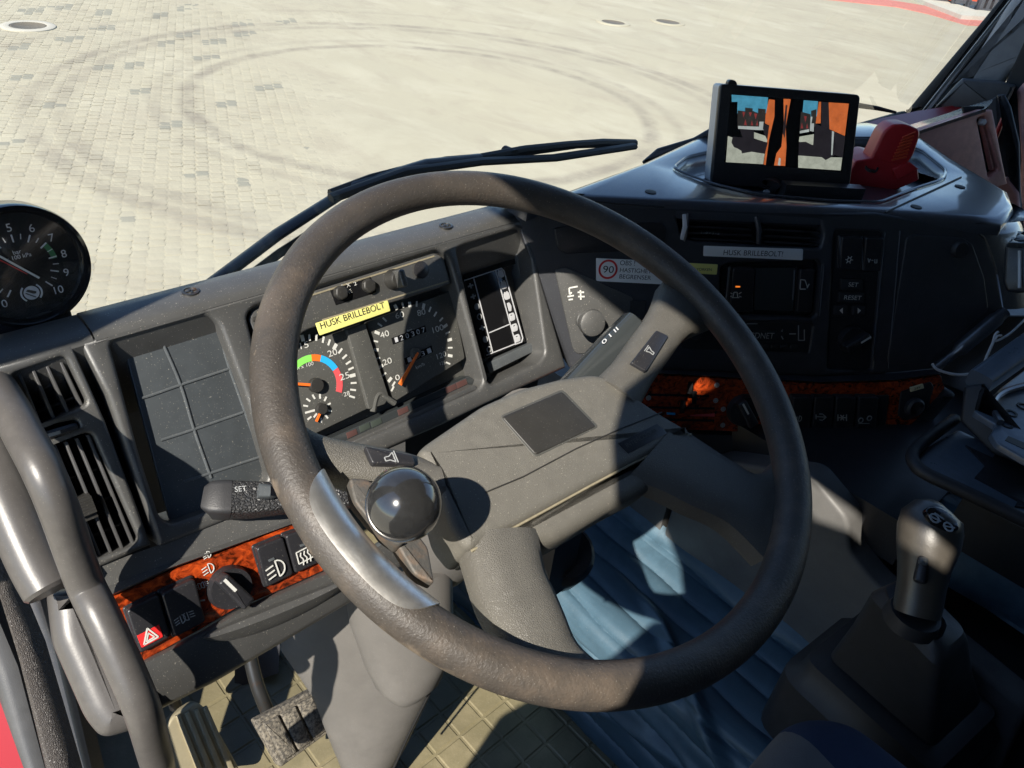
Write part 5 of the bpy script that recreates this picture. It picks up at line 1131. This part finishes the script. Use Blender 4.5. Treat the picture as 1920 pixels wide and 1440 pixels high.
lipp = [C.P(1752, 692, .002), C.P(1800, 654, .006), C.P(1845, 617, .010), C.P(1884, 584, .008)]
MB().tube(smooth_path(lipp, 6), [.006] * 6 + [.010] * 10 + [.008] * 3, 12).obj('console_end_lip', M['top'], dash)

# ================================================================== monitor on the console
mN, mu = facing(-41, 11); MO = Pl(at(1475, 265, .985) - OFF, mN, mu)
mon = thing('reversing_monitor', T.P(1440, 350), 'black camera monitor standing on the console showing two rear views of a lorry', 'monitor')
body = px2(MO, [(1351, 157), (1614, 178), (1592, 366), (1333, 345)])
MB().slab(MO, rnd(body, .006), 0, .007, .002).obj('bezel', M['black'], mon)
MB().slab(MO, rnd(inset(body[::-1] if area(body) < 0 else body, .0004), .006), -.007, .026, .002).obj('back_shell', M['cable'], mon)
MB().slab(MO, rnd(px2(MO, [(1366, 154), (1371, 149), (1380, 151), (1384, 157), (1382, 166), (1366, 166)]), .002), -.002, .010, .001).obj('hood_pin', M['black'], mon)
MB().slab(MO, px2(MO, [(1370, 176), (1594, 193), (1578, 322), (1358, 304)]), .0006, .002).obj('glass', M['gloss'], mon)
MB().add([MO.P(x, y, .0030) for x, y in ((1362, 168), (1604, 186), (1586, 332), (1346, 313))], [(0, 1, 2, 3)]).obj('screen_glass', M['lens'], mon)
scr = thing('screen', MO.p, None, None); scr.parent = mon; scr.location = MO.p - mon.location
def shot(nm, col, s_, polys, k=0):
    m_ = emis(nm, col, s_)
    for p in polys: MB().slab(MO, px2(MO, p, .0006), .0009 + k * .0001, .0003).obj(nm, m_, scr)
z2 = lambda pts: [(1340 + x / 6.4, 150 + y / 6.4) for x, y in pts]
shot('picture_sky', (.10, .42, .62), .55, [z2([(203, 175), (640, 208), (625, 400), (270, 400), (275, 262), (205, 262)]), z2([(1068, 242), (1240, 255), (1225, 440), (1050, 440)])])
shot('picture_ground', (.55, .58, .48), .60, [z2([(158, 672), (215, 690), (600, 880), (580, 1010), (135, 985)]), z2([(1003, 905), (1270, 925), (1530, 930), (1510, 1085), (1003, 1052)]), z2([(470, 625), (640, 680), (625, 750), (470, 700)]), z2([(1018, 680), (1190, 650), (1180, 780), (1010, 740)])])
shot('picture_building', (.030, .028, .026), .8, [z2([(275, 365), (365, 375), (365, 330), (455, 340), (455, 370), (530, 400), (530, 560), (275, 560)]), z2([(1035, 380), (1150, 410), (1150, 600), (1020, 600)]), z2([(520, 340), (612, 350), (600, 520), (520, 520)]), z2([(1155, 370), (1220, 350), (1215, 560), (1160, 560)])], 1)
shot('picture_orange', (.75, .18, .05), .62, [z2([(650, 230), (720, 240), (715, 440), (650, 720), (610, 1020), (585, 1010), (630, 720), (655, 545), (603, 520), (610, 420)]), z2([(1250, 260), (1275, 262), (1270, 520), (1210, 520)]), z2([(1365, 268), (1608, 283), (1560, 670), (1375, 590)]), z2([(825, 225), (912, 230), (880, 400), (850, 560), (860, 800), (845, 1030), (712, 1025), (740, 880), (800, 800), (830, 500)])], 2)
shot('picture_red_marks', (.32, .05, .05), .6, [z2([(330, 380), (365, 385), (345, 450)]), z2([(410, 385), (445, 390), (425, 440)]), z2([(470, 400), (510, 405), (490, 470)]), z2([(350, 540), (385, 545), (368, 470)]), z2([(430, 545), (460, 545), (445, 480)]), z2([(495, 545), (520, 545), (510, 480)]), z2([(1070, 430), (1105, 435), (1085, 510)]), z2([(1030, 580), (1060, 580), (1045, 510)]), z2([(1095, 580), (1120, 580), (1108, 520)])], 3)
shot('picture_truck', (.018, .016, .02), .8, [z2([(215, 680), (330, 690), (470, 710), (635, 750), (600, 885), (440, 860), (325, 880), (320, 850), (270, 820), (230, 805), (200, 750)]), z2([(1010, 745), (1090, 740), (1180, 785), (1195, 650), (1210, 525), (1420, 610), (1440, 900), (1330, 960), (1275, 920), (1005, 905)]), z2([(300, 595), (470, 600), (470, 720), (340, 700)]), z2([(580, 520), (650, 550), (630, 720), (590, 640)]), z2([(1430, 620), (1565, 675), (1535, 930), (1440, 900)]), z2([(1278, 262), (1365, 268), (1375, 590), (1278, 550)]), z2([(850, 300), (870, 300), (840, 700), (815, 640)])], 4)
shot('picture_pale_edges', (.55, .6, .58), .6, [z2([(280, 550), (530, 560), (590, 600), (520, 600), (280, 585)]), z2([(535, 500), (585, 500), (575, 600), (530, 590)]), z2([(1020, 610), (1130, 590), (1130, 620), (1020, 640)]), z2([(1150, 440), (1170, 440), (1160, 520), (1190, 520), (1185, 620), (1140, 610)]), z2([(1405, 610), (1430, 620), (1410, 900), (1395, 900)]), z2([(770, 930), (790, 940), (785, 1025), (755, 1020)])], 5)
mb = MB()
for x, y in ((1367, 330), (1387, 332), (1418, 333), (1483, 338), (1516, 341), (1547, 343)): mb.lathe(MO.P(x, y, .0004), mN, [(.0016, 0), (.0016, .0004), (0, .0004)], 10)
mb.obj('control_dots', M['boot'], mon)
MB().box(MO.P(1432, 372, -.010), .026, .008, .008, (MO.u, MO.v, MO.N)).obj('bracket', M['black'], mon)
MB().lathe(MO.P(1437, 368, -.001), mN, [(.009, 0), (.009, .003), (.0035, .0035), (.0035, .002), (0, .002)], 18).obj('bracket_bolt', M['silver'], mon)
MB().tube([MO.P(1440, 360, -.016), T.P(1446, 345, .0), T.P(1446, 345, -.012)], .012, 12).obj('stand', M['black'], mon)
MB().box(T.P(1540, 360, -.005), .055, .008, .010, (uC, Vector((-uC.y, uC.x, 0)), Vector((0, 0, 1)))).obj('foot_rail', M['black'], mon)

# ------------------------------------------------------------------ red holder
rN, ru = facing(-48, 5); RP = Pl(at(1655, 320, 1.06) - OFF, rN, ru)
red = thing('red_holder', T.P(1660, 350, -.015), 'dark red plastic holder with ribbed upright standing right of the monitor', 'holder')
MB().slab(RP, rnd(px2(RP, [(1590, 330), (1604, 302), (1640, 296), (1722, 318), (1724, 338), (1668, 362), (1594, 368)]), .003), .0, .07, .003).obj('base', M['redp'], red)
TP = RP.shifted(-.012)
MB().slab(TP, rnd(px2(TP, [(1622, 306), (1652, 244), (1668, 231), (1694, 230), (1720, 241), (1720, 254), (1708, 290), (1684, 318)]), .006), .010, .034, .004, 4).obj('upright', M['redp'], red)
mb = MB()
for k in range(8):
    t_ = k / 7; a, b = lerp((1692, 258), (1672, 300), t_), lerp((1716, 248), (1700, 294), t_); A, B = TP.P(*a, .0105), TP.P(*b, .0105); mb.tube([A, B], .0016, 6)
mb.obj('grip_ribs', mat('red_rib', (.55, .07, .03), .4), red)
MB().lathe(RP.P(1634, 314, .0), (rN * .4 + Vector((0, 0, 1))), [(.009, -.002), (.009, .0015), (.007, .0015), (.0065, -.004), (0, -.004)], 20).obj('socket', M['pad'], red)
MB().slab(RP, px2(RP, [(1672, 316), (1706, 304), (1722, 316), (1680, 338)]), .003, .01, .002).obj('foot', M['redp'], red)

# ------------------------------------------------------------------ passenger side: dash end, pillar, door
pN, pu = facing(-30, 14); PP = Pl(at(1790, 280, 1.42) - OFF, pN, pu)
pas = thing('passenger_dash', PP.p, 'grey passenger end of the dashboard, coloured with red bounce light, with a tall slot vent', 'dashboard')
slotv = rnd(px2(PP, [(1832, 222), (1846, 216), (1874, 318), (1854, 334)]), .006)
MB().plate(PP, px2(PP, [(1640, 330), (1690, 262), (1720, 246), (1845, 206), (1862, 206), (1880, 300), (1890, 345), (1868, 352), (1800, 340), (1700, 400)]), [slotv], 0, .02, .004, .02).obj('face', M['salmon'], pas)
MB().slab(PP, px2(PP, [(1820, 200), (1860, 200), (1890, 345), (1840, 345)]), -.018, .004).obj('slot_back', M['rubber'], pas)
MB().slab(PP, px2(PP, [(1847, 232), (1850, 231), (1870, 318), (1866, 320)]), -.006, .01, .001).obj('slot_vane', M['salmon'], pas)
MB().lathe(PP.P(1841, 229, -.002), pN, [(.006, -.004), (.006, .004), (.004, .007), (0, .007)], 14).obj('slot_knob', M['silver'], pas)
bro = [(1560, 256), (1640, 248), (1700, 236), (1765, 216), (1812, 200), (1860, 186)]
brl = [(1560, 300), (1640, 285), (1692, 262), (1722, 246), (1780, 226), (1848, 204)]
MB().loft([[at(x, y, 1.62) - Vector((0, 0, .06)) for x, y in bro], [at(x, y, 1.60) for x, y in bro], [at(x, y + (b[1] - y) * .4, 1.50) + Vector((0, 0, .004)) for (x, y), b in zip(bro, brl)], [PP.P(x, y, .006) for x, y in brl], [PP.P(x, y + 8, -.002) for x, y in brl]], False, False, False).obj('brow', M['top'], pas)
cowl = [at(x, y, z) for x, y, z in ((1560, 262, 1.70), (1610, 236, 1.70), (1650, 222, 1.72), (1720, 208, 1.78), (1800, 196, 1.84), (1830, 192, 1.86), (1830, 206, 1.8), (1740, 232, 1.72), (1640, 256, 1.66))]
co = MB().loft([[p + Vector((0, 0, -.08)) for p in cowl], cowl]).obj('red_cowl', M['redpaint']); tag(co, 'red painted body edge outside the windscreen by the right pillar', 'bodywork')
def zslab(name, pts, z, th, m, par, bev=.006, r=.004):
    cx_, cy_ = sum(p[0] for p in pts) / len(pts), sum(p[1] for p in pts) / len(pts); pl = campl(cx_, cy_, z); q = px2(pl, pts)
    return MB().slab(pl, rnd(q, r), 0, th, bev).obj(name, m, par)
pil = thing('windscreen_pillar', at(1800, 120, 1.85), 'dark right windscreen pillar with rubber seals at the upper right', 'pillar')
zslab('seal', [(1696, 214), (1724, 180), (1845, 36), (1890, -20), (1908, -20), (1735, 206)], 1.90, .05, M['rubber'], pil, .01)
zslab('seal_inner', [(1724, 214), (1738, 195), (1902, -12), (1916, -20), (1762, 188), (1745, 214)], 1.87, .05, M['pil'], pil, .006)
zslab('channel', [(1738, 214), (1750, 196), (1911, -16), (1925, -20), (1786, 166), (1760, 208)], 1.86, .05, M['rubber'], pil, .003)
zslab('cover', [(1757, 214), (1772, 183), (1805, 145), (1885, 14), (1918, -30), (2010, -40), (1990, 90), (1900, 135), (1880, 162), (1850, 170), (1800, 165), (1780, 196)], 1.82, .09, M['pil'], pil, .022, .01)
zslab('base', [(1740, 216), (1790, 160), (1805, 146), (1880, 152), (1906, 160), (1880, 215), (1820, 222)], 1.80, .06, M['trim'], pil, .01)
zslab('strap', [(1868, 178), (1884, 176), (1896, 200), (1912, 268), (1916, 420), (1906, 430), (1902, 300), (1886, 230)], 1.6, .03, M['boot'], pil, .006)
pd = thing('passenger_door', at(1930, 250, 1.9), 'dark passenger door edge with red paint at the right border of the picture', 'door')
zslab('inner_edge', [(1850, 190), (1870, 180), (1910, 300), (1925, 500), (1880, 500), (1872, 330)], 1.72, .04, M['rubber'], pd, .004)
zslab('red_frame', [(1858, 262), (1886, 200), (1892, 206), (1868, 268)], 1.68, .02, M['redpaint'], pd, .003, .002)
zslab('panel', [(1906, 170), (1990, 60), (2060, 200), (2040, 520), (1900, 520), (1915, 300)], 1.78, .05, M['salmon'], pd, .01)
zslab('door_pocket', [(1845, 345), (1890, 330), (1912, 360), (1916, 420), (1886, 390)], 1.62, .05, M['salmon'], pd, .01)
# black boxes, cable, trays at right
fl_ = campl(1830, 730, 1.12); MB().slab(fl_, px2(fl_, zslab_later), 0, .05, .006).obj('console_flank', M['black'], dash)
dev = thing('charger_box', at(1905, 500, .92), 'black box with holed pale top at the right edge of the picture', 'box')
zslab('body', [(1884, 462), (1896, 448), (1980, 448), (1980, 552), (1888, 548), (1880, 530)], .92, .06, M['black'], dev, .004)
hp_ = Zp((at(1905, 446, .93) - OFF).z)
MB().plate(hp_, px2(hp_, [(1890, 458), (1925, 428), (1990, 400), (1990, 462)]), [circ2(hp_.uv(1906, 452), .006, 14), circ2(hp_.uv(1916, 440), .005, 14)], .002, .006, .001, .006).obj('holed_top', M['tray'], dev)
MB().tube([at(1912, 470, .918), at(1912, 540, .918)], .002, 8).obj('chrome_strip', M['silver'], dev)
cb = thing('white_cable', at(1800, 700, .95), 'thin white cable drooping from the end of the console to the right', 'cable')
MB().tube(smooth_path([at(1748, 682, .95), at(1758, 693, .95), at(1790, 702, .95), at(1822, 700, .95), at(1842, 686, .95), at(1852, 664, .95), at(1862, 642, .95), at(1866, 628, .95), at(1872, 622, .95)], 6), .0017, 8).obj('lead', M['cable'], cb)
MB().tube(smooth_path([at(1866, 640, .95), at(1880, 634, .95), at(1900, 620, .96), at(1930, 590, .98)], 6), .0014, 8).obj('lead', M['cable'], cb)
MB().tube(smooth_path([at(1866, 636, .949), at(1870, 630, .949), at(1878, 629, .949)], 4), .0014, 8).obj('tie', M['cable'], cb)
t1 = thing('storage_console', at(1830, 860, .86), 'two-tier grey and black storage tray console at the right edge of the picture', 'console tray')
P1_ = Zp((at(1850, 790, .88) - OFF).z)
zslab('front_wall', [(1808, 724), (1838, 720), (1850, 716), (1834, 770), (1890, 800), (1990, 855), (1990, 900), (1860, 850), (1800, 790)], .885, .05, M['boot'], t1, .004)
hole_ = rnd(px2(P1_, [(1866, 738), (1990, 690), (1990, 770), (1900, 762)]), .01)
MB().slab(P1_, rnd(px2(P1_, [(1826, 770), (1850, 752), (1880, 724), (1990, 640), (1990, 900), (1870, 830), (1858, 812), (1868, 796)]), .004), 0, .008, .002).obj('upper_tray', M['traytop'], t1)
MB().tube(smooth_path([P1_.P(x, y, .004) for x, y in ((1990, 700), (1930, 720), (1880, 736), (1862, 756), (1868, 778), (1876, 792))], 5), .004, 8).obj('tray_rib', M['top'], t1)
for x, y in ((1888, 796), (1896, 775), (1918, 762)): MB().lathe(P1_.P(x, y, .0004), (0, 0, 1), [(.007, -.001), (.007, .0008), (.0045, .0008), (.0045, -.0005), (0, -.0005)], 16).obj('screw', M['rubber'], t1)
MB().slab(P1_, px2(P1_, [(1884, 826), (1890, 818), (1990, 860), (1990, 875)]), .0006, .001).obj('slot', M['rubber'], t1)
barloft([(at(1835, 716, .90), .014, .012), (at(1880, 684, .92), .014, .012), (at(1990, 605, .96), .014, .012)], 'rail', M['traytop'], t1, (0, 0, 1), .25)
P2_ = Zp((at(1800, 900, .86) - OFF).z)
MB().slab(P2_, rnd(px2(P2_, [(1712, 866), (1724, 842), (1800, 800), (1990, 890), (1990, 1010), (1870, 950)]), .006), -.004, .006, .002).obj('lower_tray', M['traytop'], t1)
MB().slab(P2_, px2(P2_, [(1812, 832), (1990, 915), (1990, 960), (1905, 946), (1920, 918), (1850, 870)]), -.002, .004).obj('mesh_pad', M['mesh'], t1)
MB().tube(smooth_path([P2_.P(x, y, .002) for x, y in ((1790, 786), (1735, 826), (1712, 850), (1716, 872), (1740, 890), (1800, 918), (1880, 956), (1990, 1010))], 6), .0075, 12).obj('front_rim', M['boot'], t1)
MB().box(at(1930, 930, .93), .10, .05, .05).obj('base', M['boot'], t1)

# ------------------------------------------------------------------ gear lever
gl = thing('gear_lever', at(1700, 1300, .72), 'black gear lever with rounded knob and rocker button on a tapered boot', 'gear lever')
ax_ = [(1757, 946, .730, .008), (1752, 954, .729, .018), (1747, 968, .728, .0255), (1744, 992, .727, .0275), (1740, 1022, .726, .0265), (1733, 1060, .726, .0225), (1728, 1096, .727, .0205), (1722, 1130, .727, .0205), (1718, 1150, .727, .0200)]
gpts = [at(x, y, z) for x, y, z, r in ax_]
MB().tube(gpts, [a[3] for a in ax_], 28, True, (1.0, 1.05), CF).obj('knob', M['grip'], gl)
gb = campl(1731, 1062, .703); MB().slab(gb, rnd(px2(gb, [(1722, 1040), (1742, 1046), (1736, 1098), (1710, 1090)]), .004), .002, .02, .003).obj('range_switch', M['black'], gl)
MB().slab(gb, rnd(px2(gb, [(1724, 1042), (1742, 1048), (1740, 1062), (1720, 1058)]), .003), .005, .01, .003).obj('switch_tip', M['tray'], gl)
gt_ = Pl(at(1765, 972, .708) - OFF, Vector((-.15, -.35, 1)), (1, -.4, 0))
MB().slab(gt_, rnd(px2(gt_, [(1728, 956), (1750, 949), (1784, 968), (1798, 996), (1776, 1000), (1744, 980)]), .008), .004, .006, .002).obj('shift_plate', M['gloss'], gl)
mb = MB()
bars(mb, gt_, [((1744, 968), (1764, 978)), ((1752, 962), (1770, 974)), ((1768, 986), (1790, 990))], .0042, .0012); icon(mb, 1752, 972, 'ring', gt_, .0042, 1.2); icon(mb, 1778, 988, 'ring', gt_, .0042, 1.2); mb.obj('shift_pattern', M['grey_print'], gl)
def rring(px, py, z, hx, hy, r=.3, rot=0.): 
    c = at(px, py, z); q = rnd([(-hx, -hy), (hx, -hy), (hx, hy), (-hx, hy)], min(hx, hy) * r * 2, 4); return [c + Vector((x * math.cos(rot) - y * math.sin(rot), x * math.sin(rot) + y * math.cos(rot), 0)) for x, y in q]
def quadring(pts, z, r): return [pp(x, y, z) for x, y in rnd(pts, r, 4)]
tq = [(.622, .006), (.676, -.002), (.704, .070), (.652, .085)]; bq_ = [(.644, -.030), (.742, -.044), (.758, .084), (.660, .094)]
lc = at(1716, 1150, .728) - OFF
cir = [pp(lc.x + .026 * math.cos(a), lc.y + .026 * math.sin(a), lc.z - .012) for a in np.linspace(math.radians(225), math.radians(225 + 360), 20, endpoint=False)]
MB().loft([quadring(tq, -.572, .012), quadring(inset(tq, .004), -.566, .012), [c * .55 + t_ * .45 for c, t_ in zip(cir, quadring(inset(tq, .008), -.556, .012))], cir, [c + Vector((0, 0, .012)) + (lc + OFF - c) * .12 for c in cir]], True, True).obj('collar', M['boot'], gl)
MB().loft([quadring(bq_, -.695, .012), quadring(bq_, -.690, .012), quadring([(a[0] * .5 + b_[0] * .5, a[1] * .5 + b_[1] * .5) for a, b_ in zip(tq, bq_)], -.634, .012), quadring(inset(tq, -.003), -.577, .012), quadring(tq, -.572, .012)]).obj('boot', M['boot'], gl)
fq = inset(bq_, -.020); gq = inset(bq_, -.032)
MB().loft([quadring(gq, -.83, .03), quadring(gq, -.735, .03), quadring(fq, -.722, .02), quadring(inset(bq_, -.016), -.704, .016), quadring(inset(bq_, -.003), -.698, .014)]).obj('pedestal', M['boot'], gl)
# ------------------------------------------------------------------ driver's seat corner
ds_ = thing('driver_seat', pp(.35, -.2, -.8), 'front corner of a grey and blue fabric driver seat at the bottom edge', 'seat')
q_ = [(.10, .085), (.505, .085), (.545, .045), (.545, -.45), (.10, -.45)]
sp3 = Zp(-.605)
MB().slab(sp3, rnd([(.05, .075), (.505, .075), (.545, .04), (.545, -.5), (.05, -.5)], .05), 0, .14, .035, 6).obj('cushion', M['seat'], ds_)
n = M['seat'].node_tree; bs = n.nodes['Principled BSDF']; tc_ = n.nodes.new('ShaderNodeTexCoord'); sx = n.nodes.new('ShaderNodeSeparateXYZ'); n.links.new(tc_.outputs['Object'], sx.inputs[0])
m1 = n.nodes.new('ShaderNodeMath'); m1.operation = 'MULTIPLY_ADD'; m1.inputs[1].default_value = -.196; n.links.new(sx.outputs[1], m1.inputs[0]); n.links.new(sx.outputs[0], m1.inputs[2])
m2 = n.nodes.new('ShaderNodeMath'); m2.operation = 'GREATER_THAN'; m2.inputs[1].default_value = .0827; n.links.new(m1.outputs[0], m2.inputs[0])
mx = n.nodes.new('ShaderNodeMix'); mx.data_type = 'RGBA'; mx.inputs[7].default_value = (.018, .033, .080, 1); n.links.new(m2.outputs[0], mx.inputs[0]); n.links.new(bs.inputs['Base Color'].links[0].from_socket, mx.inputs[6]); n.links.new(mx.outputs[2], bs.inputs['Base Color'])
MB().box(pp(.30, -.2, -.84), .2, .24, .10).obj('seat_base', M['black'], ds_)

# ------------------------------------------------------------------ wipers outside the glass
WG = GL.shifted(-.03)
def wiper(label, arm, blade, gaps=()):
    t = thing('wiper', WG.P(*arm[0]), label, 'wiper', 'windscreen wipers')
    pts = [WG.P(x, y, o) for x, y, o in arm]
    MB().tube(pts, [.011, .0105, .009, .008, .0065][:len(pts)] if len(pts) <= 5 else .006, 10, True, (.55, 1)).obj('arm', M['dash_dark'], t)
    MB().tube([p + Vector((0, 0, -.024)) for p in pts[:3]], .0055, 8).obj('spring_rod', M['darksteel'], t)
    if blade:
        MB().tube([WG.P(x, y, .012) for x, y in blade], .0055, 8, True, (1, 1.4)).obj('rubber', M['rubber'], t)
        n_ = len(blade); br_ = [WG.P(x, y, .0) + Vector((0, 0, .005)) for x, y in blade]
        for a, b, h in ((0, n_ - 1, .013), (0, n_ // 2, .007), (n_ // 2, n_ - 1, .006)):
            A, B = br_[a], br_[b]; MB().tube([A, A * .75 + B * .25 + Vector((0, 0, h)), A * .5 + B * .5 + Vector((0, 0, h * 1.15)), A * .25 + B * .75 + Vector((0, 0, h)), B], .0056, 8, True, (1.1, 1.2)).obj('bridge', M['rubber'], t)
        MB().lathe((br_[0] + br_[-1]) / 2 + Vector((0, 0, .016)), (0, 1, 0), [(.008, -.01), (.008, .01), (0, .011)], 12).obj('pivot', M['rubber'], t)
    return t
wiper('black windscreen wiper rising from behind the dashboard and crossing over the wheel rim', [(380, 545, 0), (520, 440, 0), (664, 348, 0), (800, 305, 0), (900, 293, 0)], [(620, 372), (760, 322), (900, 303), (1040, 296), (1189, 274)])
w2 = thing('wiper', at(1260, 290, 1.0), 'stubby black wiper arm base behind the console, left of the monitor', 'wiper', 'windscreen wipers')
zslab('arm', [(1203, 303), (1232, 278), (1300, 258), (1345, 232), (1350, 250), (1310, 275), (1206, 308)], 1.14, .02, M['black'], w2, .005, .002)
MB().tube([at(1302, 284, 1.13), at(1336, 250, 1.13), at(1380, 220, 1.13)], .003, 8).obj('spring_rod', M['rubber'], w2)
w3 = thing('wiper', at(1650, 203, 1.75), 'tip of a black wiper blade showing right of the monitor', 'wiper', 'windscreen wipers')
MB().tube([at(1560, 190, 1.8), at(1612, 198, 1.8), at(1645, 203, 1.8), at(1680, 211, 1.8)], [.007, .006, .005, .003], 8).obj('blade', M['rubber'], w3)
